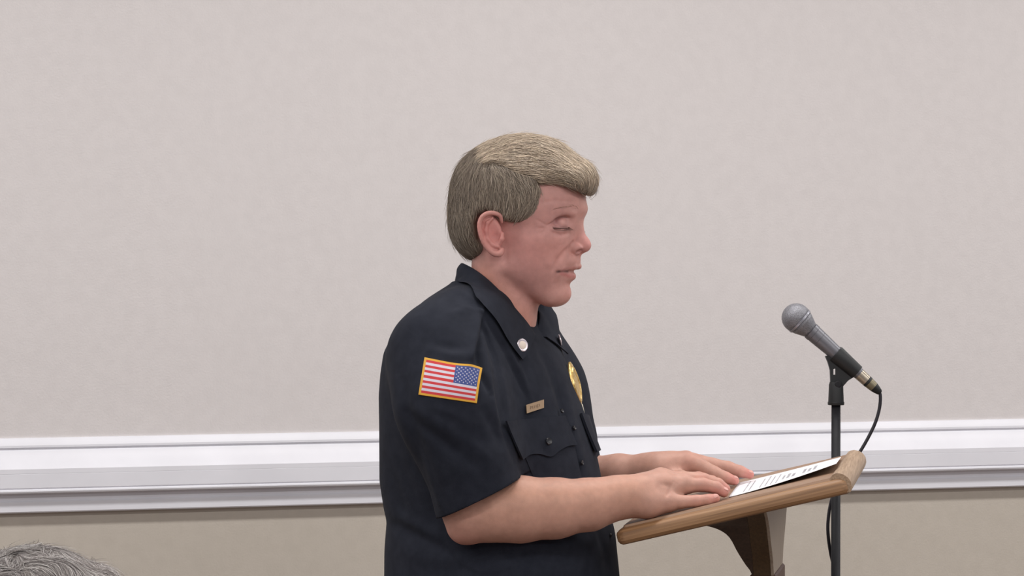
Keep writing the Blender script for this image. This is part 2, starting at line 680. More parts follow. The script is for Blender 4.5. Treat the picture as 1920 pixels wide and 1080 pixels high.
# ================================================================== lectern
LN0, LN1 = W(1166, 986, 4.433), W(1567, 894, 4.380)
LS = (LN1 - LN0); LL = np.linalg.norm(LS); LS /= LL
LA = np.array([math.sin(math.radians(9.6)), math.cos(math.radians(9.6)), 0])
LA -= LS * np.dot(LA, LS); LA /= np.linalg.norm(LA)
LNN = np.cross(LS, LA)
LW = 0.49


def B(s, t, h=0.0): return LN0 + LS * s + LA * t + LNN * h


def b_hit(u, v, h=0.0):
    """board coordinates (s, t) of the point at height h above the board that a pixel shows"""
    d = ray(u, v)
    p = CAM + d * (np.dot(LN0 + LNN * h - CAM, LNN) / np.dot(d, LNN))
    return np.dot(p - LN0, LS), np.dot(p - LN0, LA)


def bh(p): return np.dot(np.asarray(p) - LN0, LNN)


lect = empty('lectern', (B(.2, LW / 2)[0], B(.2, LW / 2)[1], 0),
             'wooden lectern with a slanted oak top and dark curved bracket under it', 'lectern')


def ringboard(levels, s0, s1, t0, t1, cr=.006):
    V, F = [], []
    k = 0
    for h, o in levels:
        ring = []
        for cs, ct, a0 in ((s1, t1, 0), (s0, t1, 90), (s0, t0, 180), (s1, t0, 270)):
            for a in (0, 30, 60, 90):
                r = cr + o
                aa = math.radians(a0 + a)
                ss = cs + (-cr if cs == s1 else cr) + r * math.cos(aa)
                tt = ct + (-cr if ct == t1 else cr) + r * math.sin(aa)
                ring.append(B(ss, tt, h))
        V += ring; k = len(ring)
    for i in range(len(levels) - 1):
        for j in range(k):
            F.append((i * k + j, i * k + (j + 1) % k, (i + 1) * k + (j + 1) % k, (i + 1) * k + j))
    F.append(tuple(range(k))); F.append(tuple((len(levels) - 1) * k + j for j in range(k - 1, -1, -1)))
    return V, F


g = Geo(); g.add(*ringboard([(-.0035, .0), (0, -.0025)], 0, LL, 0, LW))
g.build('writing_surface', M['oak'], lect, autosmooth=30)
g = Geo(); g.add(*ringboard([(-.0036, .0015), (-.0055, .006), (-.009, .0105), (-.012, .0118), (-.022, .0118), (-.0265, .009), (-.0285, .005)], 0, LL + .0075, 0, LW, .002))
g.build('edge_moulding', M['oak_edge'], lect, autosmooth=30)
# raised stop along the upper end
V, F = [], []
lp = [(-.010, -.0034), (-.0085, .0005), (-.004, .0040), (.001, .0052), (.006, .0044), (.0125, .0008), (.0175, -.005), (.0200, -.012), (.0195, -.020), (.016, -.0265), (-.010, -.0265)]
for t in (0, 1):
    for s_, h in lp:
        o_ = .0104 * np.clip(s_ / .018, 0, 1)
        V.append(B(LL + s_ * (1.06 if s_ > 0 else 1), (LW + o_) if t else -o_, h))
n = len(lp)
F = [(i, (i + 1) % n, n + (i + 1) % n, n + i) for i in range(n)] + [tuple(range(n)), tuple(range(2 * n - 1, n - 1, -1))]
g = Geo(); g.add(V, F)
g.build('end_stop', M['oak_end'], lect, autosmooth=40)

# stem under the top: a front panel tapering downward with a curved bracket behind it
PF = np.array([math.cos(math.radians(10)), -math.sin(math.radians(10)), 0])
PA = np.array([math.sin(math.radians(10)), math.cos(math.radians(10)), 0])
pn, pf = W(1436, 957, 4.42), W(1481, 946, 4.855)
PC = (pn + pf) / 2; PC[2] = 0


def zat(v, y=4.45): return W(1400, v, y)[2]


wv = [(930, .47), (957, .45), (973, .38), (990, .33), (1015, .28), (1050, .20), (1080, .165), (1110, .16)]
bv = [(930, 1180), (975, 1270), (987, 1318), (995, 1346), (1009, 1366), (1037, 1382), (1060, 1397), (1080, 1411), (1110, 1413)]


def wz(v): return np.interp(v, *zip(*wv))


def f_of(u, y): return np.dot(np.array([W(u, 1000, y)[0], W(u, 1000, y)[1], 0]) - PC, PF)


def loft4(vs, fa, fb, top_clip=True):
    V, F = [], []
    for v in vs:
        w = wz(v) / 2
        y = 4.637 - w * .985
        z = zat(v, y)
        a, b = fa(v, y), fb(v, y)
        for f_, t_ in ((a, -w), (b, -w), (b, w), (a, w)):
            q = PC + PF * f_ + PA * t_
            zz = z
            if top_clip:       # never above the underside of the board
                lim = LN0 + LNN * -.026
                zb = lim[2] - ((q[0] - lim[0]) * LNN[0] + (q[1] - lim[1]) * LNN[1]) / LNN[2]
                zz = min(z, zb)
            V.append((q[0], q[1], zz))
    n = len(vs)
    for i in range(n - 1):
        for k in range(4):
            F.append((i * 4 + k, i * 4 + (k + 1) % 4, (i + 1) * 4 + (k + 1) % 4, (i + 1) * 4 + k))
    F.append((0, 1, 2, 3)); F.append(tuple((n - 1) * 4 + k for k in (3, 2, 1, 0)))
    return V, F


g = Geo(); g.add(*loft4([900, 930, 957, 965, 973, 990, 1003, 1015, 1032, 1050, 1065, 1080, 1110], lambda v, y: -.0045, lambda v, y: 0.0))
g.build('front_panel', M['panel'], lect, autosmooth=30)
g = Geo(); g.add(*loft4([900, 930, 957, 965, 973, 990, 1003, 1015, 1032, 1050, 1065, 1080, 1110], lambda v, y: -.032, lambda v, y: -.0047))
g.build('stem', M['shaded_walnut_warm'], lect, autosmooth=30)
bs_ = spline([(a, b, 0) for a, b in bv], 60)
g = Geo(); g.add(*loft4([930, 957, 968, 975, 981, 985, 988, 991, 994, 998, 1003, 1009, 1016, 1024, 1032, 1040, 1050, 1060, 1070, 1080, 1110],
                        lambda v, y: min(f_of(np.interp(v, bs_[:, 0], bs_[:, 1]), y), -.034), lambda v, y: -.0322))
g.build('bracket', M['shaded_walnut'], lect, autosmooth=30)
zb = zat(1077, 4.56)
pc_ = PC - PF * .017
g = Geo().box([pc_[0], pc_[1], zb - .012], [PF, PA, [0, 0, 1]], (.021, .084, .012), .003)
g.build('collar_block', mat('reddish_wood', srgb(84, 56, 44), .5), lect)
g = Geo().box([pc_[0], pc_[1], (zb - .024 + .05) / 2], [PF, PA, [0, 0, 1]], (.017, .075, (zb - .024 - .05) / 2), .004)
g.build('post', M['shaded_walnut'], lect)
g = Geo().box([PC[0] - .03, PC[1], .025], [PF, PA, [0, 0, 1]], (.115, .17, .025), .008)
g.build('base', M['shaded_walnut'], lect)

# ------------------------------------------------------------------ the printed sheet
pc = []
for u, v, h in ((1366, 932, .0012), (1386, 905, .0012), (1577, 857, .004), (1568, 869, .013)):
    s_, t_ = b_hit(u, v, h)
    pc.append((s_, t_, h))
print('PAPER', pc, 'BOARD L', LL)
m_, n_ = 34, 20
G = np.zeros((m_, n_, 3))
for i in range(m_):
    for j in range(n_):
        a, b = i / (m_ - 1), j / (n_ - 1)
        s_ = (1 - a) * ((1 - b) * pc[0][0] + b * pc[1][0]) + a * ((1 - b) * pc[3][0] + b * pc[2][0])
        t_ = (1 - a) * ((1 - b) * pc[0][1] + b * pc[1][1]) + a * ((1 - b) * pc[3][1] + b * pc[2][1])
        h_ = .0012 + (a ** 1.7) * ((1 - b) * .0118 + b * .003)
        G[i, j] = B(s_, t_, h_)


def paper_build(nt, b):
    """white sheet with rows of small print (uv: u across the row, v down the page)"""
    uv = N(nt, 'ShaderNodeUVMap')
    sx = N(nt, 'ShaderNodeSeparateXYZ')
    nt.links.new(uv.outputs[0], sx.inputs[0])

    def math_(op, a, b_=None):
        n = N(nt, 'ShaderNodeMath', operation=op)
        for i, q in enumerate((a, b_)):
            if q is None: continue
            if isinstance(q, (int, float)): n.inputs[i].default_value = q
            else: nt.links.new(q, n.inputs[i])
        return n.outputs[0]
    U, Vv = sx.outputs[0], sx.outputs[1]
    rows = math_('MULTIPLY', Vv, 20.0)
    fr = math_('FRACT', rows)
    ri = math_('FLOOR', rows)
    thick = math_('ADD', .13, math_('MULTIPLY', .15, math_('GREATER_THAN', Vv, .47)))
    line = math_('LESS_THAN', math_('ABSOLUTE', math_('SUBTRACT', fr, .5)), thick)
    wn = N(nt, 'ShaderNodeTexWhiteNoise', noise_dimensions='2D')
    cb = N(nt, 'ShaderNodeCombineXYZ')
    nt.links.new(math_('FLOOR', math_('MULTIPLY', U, 120.0)), cb.inputs[0]); nt.links.new(ri, cb.inputs[1])
    nt.links.new(cb.outputs[0], wn.inputs['Vector'])
    word = math_('GREATER_THAN', wn.outputs['Value'], .13)
    wn2 = N(nt, 'ShaderNodeTexWhiteNoise', noise_dimensions='1D')
    nt.links.new(ri, wn2.inputs['W'])
    endu = math_('ADD', .62, math_('MULTIPLY', wn2.outputs['Value'], .28))
    big = math_('GREATER_THAN', Vv, .47)
    endu = math_('SUBTRACT', endu, math_('MULTIPLY', big, .18))
    inx = math_('MULTIPLY', math_('GREATER_THAN', U, math_('ADD', .09, math_('MULTIPLY', big, .16))), math_('LESS_THAN', U, endu))
    iny = math_('MULTIPLY', math_('GREATER_THAN', Vv, .06), math_('LESS_THAN', Vv, .80))
    ink = math_('MULTIPLY', math_('MULTIPLY', line, word), math_('MULTIPLY', inx, iny))
    skip = math_('GREATER_THAN', wn2.outputs['Value'], .16)
    ink = math_('MULTIPLY', math_('MULTIPLY', ink, skip), .62)
    mx = N(nt, 'ShaderNodeMix', data_type='RGBA')
    nt.links.new(ink, mx.inputs[0])
    mx.inputs[6].default_value = srgb(240, 238, 242)
    mx.inputs[7].default_value = srgb(60, 60, 75)
    nt.links.new(mx.outputs[2], b.inputs['Base Color'])


M['paper'] = mat('printed_paper', rough=.8, build=paper_build)
V, F = sheet(G, .0004, LNN)
paper = mesh_obj('paper_sheet', V, F, M['paper'], None)
tag(paper, 'white sheet of printed text lying on the lectern beyond the hands', 'paper')
uvl = paper.data.uv_layers.new(name='UVMap')
for l in paper.data.loops:
    k = l.vertex_index % (m_ * n_)
    uvl.data[l.index].uv = ((k % n_) / (n_ - 1), (k // n_) / (m_ - 1))

# ================================================================== microphone on its stand
MY = 4.95
PXM = MY / FPX
mo = W(1493, 596, MY)
md = W(1650, 736, MY) - mo; md /= np.linalg.norm(md)
mic = empty('microphone', mo, 'grey handheld microphone with a ball grille, tilted down in the clip beyond the lectern', 'microphone')


def pxs(L): return [(a * PXM, b * PXM) for a, b in L]


def ballr(t, r=27.6): return math.sqrt(max(r * r - t * t, 0))


Geo().lathe(mo, md, pxs([(t, ballr(t)) for t in (-27.6, -27.0, -25, -22, -18, -13, -8, -2, 4, 8)])).build('grille_dome', M['grille'], mic, smooth=True)
Geo().lathe(mo, md, pxs([(7, 26.6), (7.4, 27.7), (11.2, 27.3), (11.6, 26)]), 48).build('grille_band', M['micring'], mic, autosmooth=40)
Geo().lathe(mo, md, pxs([(11.4, 25.8), (18, 23.6), (26, 20.0), (33, 16.8), (36.5, 15.4)])).build('grille_cone', M['grille'], mic, smooth=True)
Geo().lathe(mo, md, pxs([(36, 15.8), (36.4, 17.0), (44, 16.8), (44.6, 16.2), (58, 15.8), (58.3, 15.3), (58.9, 15.3), (59.2, 15.7), (100, 13.6), (150, 11.6), (158, 11.4), (159, 10.6)]), 48).build('handle', M['micgrey'], mic, autosmooth=25)
Geo().lathe(mo, md, pxs([(157, 10.4), (157.5, 11.3), (177, 10.8), (177.5, 10.0)]), 32).build('plug_shell', M['nickel'], mic, autosmooth=30)
Geo().lathe(mo, md, pxs([(177.3, 10.2), (177.6, 10.9), (182, 10.7), (182.4, 10.0)]), 32).build('plug_ring', M['plastic'], mic, autosmooth=30)
Geo().lathe(mo, md, pxs([(182.2, 9.8), (182.6, 10.4), (195, 9.5), (195.5, 8.5)]), 32).build('connector', mat('olive_brass', srgb(128, 120, 98), .4, .5), mic, autosmooth=30)
Geo().lathe(mo, md, pxs([(195, 9.0), (196, 9.4), (204, 7.6), (210, 5.6), (212, 3.8)]), 24).build('strain_relief', M['plastic'], mic, autosmooth=30)

base = W(1567, 1000, MY)
stand = empty('microphone_stand', (base[0], base[1], 0), 'black upright microphone stand behind the far end of the lectern', 'microphone stand')
ptop = W(1567.5, 757, MY)
Geo().lathe([base[0], base[1], .02], [0, 0, 1], [(0, .0085), (ptop[2] - .02, .0078)], 24).build('pole', M['black'], stand, smooth=True)
Geo().lathe([base[0], base[1], 0], [0, 0, 1], [(0, .115), (.008, .115), (.016, .105), (.022, .03), (.05, .016), (.05, .009)], 40).build('base', M['black'], stand, autosmooth=30)
# clip: ferrule, cheeks, pivot, cradle
ft = W(1567.5, 717, MY)
Geo().lathe(ptop, [0, 0, 1], [(-.002, .0137), (-.001, .0142), (.003, .0142), (.0035, .0134), (ft[2] - ptop[2] - .004, .0122), (ft[2] - ptop[2] + .001, .0108)], 24).build('ferrule', M['plastic'], stand, autosmooth=30)
CB = W(0, 0, MY) * 0
mw = np.array([0, 1.0, 0])
mu = np.cross(mw, md)                  # across the handle, in the picture plane
if mu[2] < 0: mu = -mu


def MP(a, b, c=0.0): return mo + md * a * PXM + mu * b * PXM + mw * c * PXM


V, F = [], []
na = 22
for a, k in ((99, 1.0), (101, 1.12), (128, 1.06), (150, 1.0), (153, .93)):
    hr = np.interp(a, [100, 150], [13.8, 11.8])
    for r in (hr + .3, hr + 4.6 * k):
        for i in range(na):
            an = math.radians(-235 + 290 * i / (na - 1) + 0)
            V.append(MP(a, r * math.sin(an), r * math.cos(an)))
ns = 5
for i in range(ns - 1):
    for j in range(na - 1):
        for r in (0, 1):
            q = [(i * 2 + r) * na + j, (i * 2 + r) * na + j + 1, ((i + 1) * 2 + r) * na + j + 1, ((i + 1) * 2 + r) * na + j]
            F.append(tuple(q) if r else tuple(q[::-1]))
    for j in (0, na - 1):
        F.append(((i * 2) * na + j, (i * 2 + 1) * na + j, ((i + 1) * 2 + 1) * na + j, ((i + 1) * 2) * na + j))
for i in (0, ns - 1):
    for j in range(na - 1):
        F.append(((i * 2) * na + j, (i * 2) * na + j + 1, (i * 2 + 1) * na + j + 1, (i * 2 + 1) * na + j))
g = Geo(); g.add(V, F)
g.build('cradle', M['plastic'], stand, autosmooth=40)
# neck of the clip: flat webbed arm from the cradle down to the pivot
arms = ([(1547, 668), (1552, 680), (1556, 694), (1557, 718), (1561, 728), (1564.5, 728), (1564.5, 703), (1562, 702), (1562, 692), (1564.5, 691), (1564.5, 666), (1560, 664)],
        [(1564.5, 666), (1564.5, 691), (1566.5, 692), (1566.5, 702), (1564.5, 703), (1564.5, 728), (1576, 728), (1582, 722), (1590, 713), (1600, 707), (1606, 700), (1600, 690), (1580, 676)])
g = Geo()
for arm in arms:
    V = [W(u, v, MY) + [0, dy, 0] for dy in (-.006, .006) for u, v in arm]
    n = len(arm)
    g.add(V, [(i, (i + 1) % n, n + (i + 1) % n, n + i) for i in range(n)] + [tuple(range(n)), tuple(range(2 * n - 1, n - 1, -1))])
g.build('clip_arm', M['plastic'], stand, autosmooth=30)
Geo().lathe(W(1570, 720, MY) + [0, -.0125, 0], [0, 1, 0], [(0, .0045), (.001, .0062), (.024, .0062), (.025, .0045)], 20).build('pivot_screw', M['black'], stand, autosmooth=30)

# cable from the plug down and along the pole
ce = mo + md * 209 * PXM
pts = [ce - md * 3 * PXM, ce + (md * .5 + np.array([0, 0, -1.0])) * 5 * PXM, W(1649, 765, MY), W(1641, 793, MY), W(1626, 824, MY), W(1608, 854, MY), W(1590, 880, MY + .01), W(1573, 905, MY + .0155),
       W(1560, 935, MY + .014), W(1553.5, 968, MY + .008), W(1552.5, 1000, MY + .006), W(1558, 1040, MY + .013), W(1567, 1075, MY + .017), W(1575, 1110, MY + .014), W(1567, 1200, MY + .018),
       W(1570, 1600, MY + .02), W(1580, 2100, MY + .03)]
pts.append(np.array([pts[-1][0] + .05, pts[-1][1] - .02, .20])); pts.append(np.array([pts[-1][0] + .12, pts[-1][1] - .05, .012])); pts.append(np.array([pts[-1][0] + .9, pts[-1][1] + .3, .006]))
g = Geo().tube(spline(pts, 150), .0029, 10)
tag(g.build('microphone_cable', M['cable'], None, smooth=True), 'thin black cable looping from the microphone plug down past the lectern end', 'cable')

# ================================================================== the man at the lectern
HF = Frame(960, 420, 4.60, 13)       # head
BF = Frame(925, 800, 4.60, 20)       # chest
man = empty('person', (W(925, 800, 4.60)[0], 4.60, 0),
            'grey-haired man in a dark navy uniform shirt leaning his hands on the lectern', 'person')
hx = HF.axes()


def both(fr, fn, u, v, l):
    p = fr.at(u, v, l); fn(p, 1)
    if abs(l) > 1e-6: fn(fr.mir(p), -1)


body = Solid()
# ---- skull and face
body.ell(HF.at(972, 368, 0), (.0975, .073, .088), hx, .01)
body.ell(HF.at(1036, 380, 0), (.0500, .0525, .058), hx, .025)
body.ell(HF.at(1022, 445, 0), (.0530, .0490, .070), hx, .025)
body.ell(HF.at(1014, 508, 0), (.0470, .0435, .048), HF.axes(0), .025)
body.ell(HF.at(1047, 550, 0), (.0200, .022, .0168), HF.axes(-8), .014)
for sg in (1, -1):
    def mm(p): return p if sg == 1 else HF.mir(p)
    ax = HF.axes(0, 0)
    body.cap(mm(HF.at(957, 500, .049)), mm(HF.at(1030, 555, .020)), .0145, .013, .026)
    body.ell(mm(HF.at(1015, 450, .043)), (.032, .0185, .020), HF.axes(-10, -24 * sg), .022)
    body.ell(mm(HF.at(1020, 500, .030)), (.026, .020, .026), ax, .02)
    body.cap(mm(HF.at(1086, 392, .007)), mm(HF.at(1038, 390, .043)), .0080, .0078, .012)
    body.ell(mm(HF.at(1000, 395, .052)), (.020, .012, .022), ax, .02)
    body.ell(mm(HF.at(985, 478, .044)), (.032, .019, .034), ax, .022)
# ---- neck and yoke
body.chain([HF.at(952, 450, 0), W(941, 590, 4.60), W(922, 680, 4.61)], [.056, .0510, .066], .02, .014)
body.cap(HF.at(925, 480, .043), W(982, 640, 4.565), .0135, .011, .012)        # neck muscle of the near side
# ---- eyes
def sp(u, v, off=0.0):
    """the point of the skin that a photo pixel shows"""
    p = body.trace(np.array([float(u)]), np.array([float(v)]), 4.25)[0]
    return p if not off else p + body.grad(p[None])[0] * off


def groove(px, sig, amp, off=0.0):
    P_ = [sp(u, v, off) for u, v in px]
    for Q_ in (P_, [HF.mir(p) for p in P_]):
        body.bump(Q_, sig, amp)
    return P_


for sg in (1, -1):
    def mm(p): return p if sg == 1 else HF.mir(p)
    body.ell(mm(HF.at(1062, 413, .0500)), (.0230, .0170, .0105), HF.axes(8, 24 * sg), .008, 's')
    body.ell(mm(HF.at(1050, 418, .0300)), (.0128, .0128, .0118), hx, .004)
groove([(1076, 401), (1058, 400), (1036, 410)], .005, .0022)
groove([(1066, 408), (1055, 406.5), (1042, 411), (1028, 423)], .0022, -.0022)
LASH = groove([(1063, 426), (1052, 427.5), (1038, 426.5)], .0017, -.0026)
groove([(1067, 437), (1052, 441), (1036, 436)], .0028, -.0015)
groove([(1060, 433), (1050, 434), (1038, 431)], .003, .0010)
groove([(1024, 422), (1008, 413)], .0018, -.0010)
groove([(1024, 427), (1008, 428)], .0018, -.0009)
groove([(1024, 431), (1012, 438)], .0018, -.0008)
groove([(1016, 380), (1042, 376), (1070, 378)], .0026, -.0007)
# ---- nose
body.chain([HF.at(1076, 402, 0), HF.at(1080, 428, 0), HF.at(1090, 452, 0)], [.0082, .0088, .0110], .007, .010)
body.ell(HF.at(1092.5, 460, 0), (.0136, .0120, .0118), hx, .006)
for sg in (1, -1):
    def mm(p): return p if sg == 1 else HF.mir(p)
    body.ell(mm(HF.at(1080, 466, .0135)), (.0115, .0068, .0092), HF.axes(-14), .0035)
body.ell(HF.at(1078, 474, 0), (.011, .004, .006), hx, .005)
NOSTRIL = [sp(1084, 473), sp(1088, 471), sp(1093, 469.5)]
for p in (NOSTRIL[1], HF.mir(NOSTRIL[1])):
    body.ell(p, (.0074, .0055, .0033), HF.axes(22), .0015, 's')
groove([(1074, 454), (1069, 461), (1068, 470), (1073, 477)], .0024, -.0024)
groove([(1066, 466), (1056, 474), (1046, 488), (1040, 503)], .0048, -.0024)
groove([(1050, 470), (1036, 482), (1030, 496)], .007, .0016)
groove([(1042, 514), (1040, 530)], .005, -.0018)
# ---- mouth
body.ell(HF.at(1067, 490, 0), (.0180, .0235, .0140), HF.axes(0), .010)
body.ell(HF.at(1059, 520, 0), (.0140, .0195, .0110), HF.axes(0), .008)
for sg in (1, -1):
    def mm(p): return p if sg == 1 else HF.mir(p)
    body.chain([HF.at(1085, 499.5, 0), mm(HF.at(1077, 500, .012)), mm(HF.at(1052, 507, .0245))], [.0042, .0040, .0022], .003)
    body.chain([HF.at(1072.5, 518, 0), mm(HF.at(1065, 517, .012)), mm(HF.at(1051, 510, .0240))], [.0056, .0050, .0022], .003)
    body.cap(HF.at(1100, 508.5, 0), mm(HF.at(1078, 508.5, .006)), .0040, .0034, .0015, 's')
groove([(1076, 508.5), (1070, 508.5), (1064, 508.5), (1056, 508.7), (1047, 509)], .0021, -.0026)
body.bump([HF.at(1067, 532, .014), HF.at(1075, 532, 0), HF.at(1068, 532, -.014)], .0042, -.0022)
groove([(1050, 558), (1030, 566)], .006, .0008)
# ---- ears
for sg in (1, -1):
    def mm(p): return p if sg == 1 else HF.mir(p)
    ax = HF.axes(14, -16 * sg)
    body.ell(mm(HF.at(921, 436, .0765)), (.0170, .0060, .0300), ax, .006)
    body.ell(mm(HF.at(926, 438, .0835)), (.0120, .0055, .0205), ax, .003, 's')
    rim = [(941, 417, .0745), (938, 405, .079), (928, 400, .083), (915, 400, .0855), (904, 407, .087), (899, 421, .0875), (901, 438, .087), (907, 454, .085), (916, 467, .082), (926, 475, .0795), (937, 476, .0775), (942, 468, .0755)]
    body.chain([mm(p) for p in spline([HF.at(*q) for q in rim], 26)], list(np.interp(np.linspace(0, 11, 26), range(12), [.0022, .0028, .0031, .0033, .0033, .0033, .0032, .0033, .0036, .0044, .0044, .0034])), .0025)
    body.chain([mm(HF.at(*q)) for q in ((924, 409, .0815), (914, 418, .0835), (911, 432, .0835), (914, 448, .0825), (924, 459, .0800), (934, 463, .0785))], [.002, .0026, .0028, .0028, .0028, .0024], .0025)
    body.chain([mm(HF.at(*q)) for q in ((942, 438, .0755), (941, 448, .078), (938, 456, .0775))], [.003, .0036, .0028], .003)
    body.bump([mm(HF.at(929, 444, .079))], .0055, -.004)

# ---- arms
sh_n, sh_f = BF.at(848, 690, .160), BF.mir(BF.at(848, 690, .160))
body.cap(W(925, 665, 4.61), sh_n, .045, .036, .03)
body.cap(W(925, 665, 4.61), sh_f, .045, .036, .03)
NY = 4.405
near = [sh_n, W(866, 840, 4.40), W(880, 940, NY), W(888, 966, NY), W(925, 958, NY), W(975, 955, NY + .003), W(1040, 953, NY + .01), W(1105, 946, NY + .02), W(1145, 936, NY + .03), W(1172, 930, NY + .035)]
body.chain(near, [.038, .043, .0425, .0390, .0455, .0490, .0445, .0385, .0325, .0300], .012, .03)
body.cap(W(872, 955, NY), W(868, 992, NY), .030, .0195, .02)
# near hand
hy = NY + .045


def Wn(u, v, d=0.0): return W(u, v, hy + d)


body.chain([Wn(1165, 931, -.004), Wn(1200, 927, .004), Wn(1238, 912, .016)], [.0300, .0300, .0255], .008, .012)
body.chain([Wn(1180, 938, -.006), Wn(1215, 944, -.008), Wn(1252, 941, -.004)], [.0240, .0212, .0165], .01, .012)
body.cap(Wn(1205, 915, .03), Wn(1240, 899, .034), .024, .0165, .012)
body.chain([Wn(1240, 918, .012), Wn(1280, 908, .016)], [.021, .0160], .010)
fing_n = {
    'little': ([Wn(1250, 941, -.004), Wn(1275, 941, -.003), Wn(1305, 939.5, 0), Wn(1328, 937, .002), Wn(1341, 934.5, .003)], [.0125, .0103, .0092, .0084, .0074]),
    'ring': ([Wn(1262, 915, .012), Wn(1290, 910, .016), Wn(1318, 909, .019), Wn(1343, 914.5, .020), Wn(1357, 923, .020)], [.0145, .0120, .0106, .0096, .0080]),
    'middle': ([Wn(1255, 902, .030), Wn(1287, 899, .036), Wn(1318, 899.5, .040), Wn(1346, 908, .042), Wn(1360, 917, .042)], [.0150, .0118, .0105, .0095, .0080]),
    'index': ([Wn(1250, 900, .050), Wn(1282, 898, .060), Wn(1310, 897, .066), Wn(1335, 903, .070), Wn(1349, 910, .071)], [.0140, .0116, .0103, .0092, .0078]),
    'thumb': ([Wn(1192, 932, .030), Wn(1220, 928, .060), Wn(1252, 925, .082), Wn(1280, 921, .092)], [.0150, .0130, .0112, .0088]),
}
for k_, (p_, r_) in fing_n.items():
    body.chain(p_, r_, .003, .006)
for a, b, c in (((1282, 911, .004), .005, .0012), ((1252, 884, .028), .007, .0012), ((1237, 882, .03), .009, .0022)):
    body.bump([Wn(*a)], b, c)
body.bump([Wn(1262, 903, -.004), Wn(1256, 918, -.010), Wn(1250, 930, -.016)], .0022, -.0014)
body.bump([Wn(1268, 906, -.004), Wn(1262, 920, -.010)], .0018, -.0011)
body.bump([Wn(1240, 909, -.008), Wn(1256, 911, -.006)], .005, -.0016)
for u in (1300, 1306, 1312):
    body.bump([Wn(u, 899, .006), Wn(u + 2, 906, .005)], .0012, -.0006)
# far arm and hand
FY = 4.71
far = [sh_f, W(985, 800, 4.79), W(1000, 915, 4.80), W(1040, 900, 4.785), W(1100, 892, 4.76), W(1160, 886, 4.74), W(1215, 882, 4.72), W(1240, 880, FY)]
body.chain(far, [.038, .042, .040, .040, .0325, .0285, .0262, .0265], .012, .03)


def Wf(u, v, d=0.0): return W(u, v, FY + d)


body.chain([Wf(1235, 881, .0), Wf(1262, 875, .004), Wf(1286, 868, .010)], [.0265, .0240, .0190], .008, .012)
body.cap(Wf(1250, 885, .02), Wf(1300, 878, .045), .026, .019, .012)
body.bump([Wf(1283, 858, -.012)], .012, .0035)
fing_f = [
    ([Wf(1286, 865, .002), Wf(1312, 874, -.002), Wf(1338, 887, -.006), Wf(1360, 896, -.008), Wf(1377, 901, -.008)], [.0170, .0128, .0116, .0100, .0078]),
    ([Wf(1295, 866, .026), Wf(1335, 872, .026), Wf(1365, 877, .026), Wf(1388, 884, .024), Wf(1406, 890, .024)], [.0160, .0118, .0106, .0094, .0070]),
    ([Wf(1300, 872, .050), Wf(1335, 877, .052), Wf(1360, 880, .054), Wf(1382, 885, .054), Wf(1396, 889, .054)], [.0150, .0110, .0098, .0086, .0068]),
    ([Wf(1300, 880, .070), Wf(1328, 884, .078), Wf(1350, 886, .082), Wf(1370, 888, .084)], [.0130, .0095, .0086, .0068]),
    ([Wf(1252, 892, -.012), Wf(1276, 897, -.030), Wf(1304, 904, -.040), Wf(1326, 910, -.042)], [.0170, .0135, .0115, .0090]),
]
for p_, r_ in fing_f:
    body.chain(p_, r_, .003, .006)
body.bump([Wf(1268, 862, -.024), Wf(1268, 874, -.027), Wf(1277, 888, -.03)], .0026, -.0028)
body.bump([Wf(1263, 860, -.024), Wf(1262, 874, -.027), Wf(1268, 888, -.03)], .002, -.0012)

VX = .0017
lo_ = [W(700, 0, 4.6)[0] + .02, 4.30, W(900, 1045, 4.4)[2]]
hi_ = [W(1430, 0, 4.7)[0], 4.90, W(900, 250, 4.6)[2]]
Vb, Fb = body.mesh(lo_, hi_, VX)
nb_ = vnormals(Vb, Fb)

# skin colours, with light and shade painted in at eye, nostril and mouth
base_c = np.array(srgb(190, 146, 130)[:3])
colr = np.tile(base_c, (len(Vb), 1))


def dab(p, rad, rgb, s=1.0):
    d = np.linalg.norm(Vb - p, axis=1)
    w = (s * np.exp(-(d / rad) ** 2))[:, None]
    colr[:] = colr * (1 - w) + np.array(srgb(*rgb)[:3]) * w


def dabline(pts, rad, rgb, s=1.0):
    d = np.full(len(Vb), 1e9)
    for a, b in zip(pts[:-1], pts[1:]):
        ab = b - a
        t = np.clip(((Vb - a) @ ab) / (ab @ ab), 0, 1)
        d = np.minimum(d, np.linalg.norm(Vb - a - t[:, None] * ab, axis=1))
    w = (s * np.exp(-(d / rad) ** 2))[:, None]
    colr[:] = colr * (1 - w) + np.array(srgb(*rgb)[:3]) * w


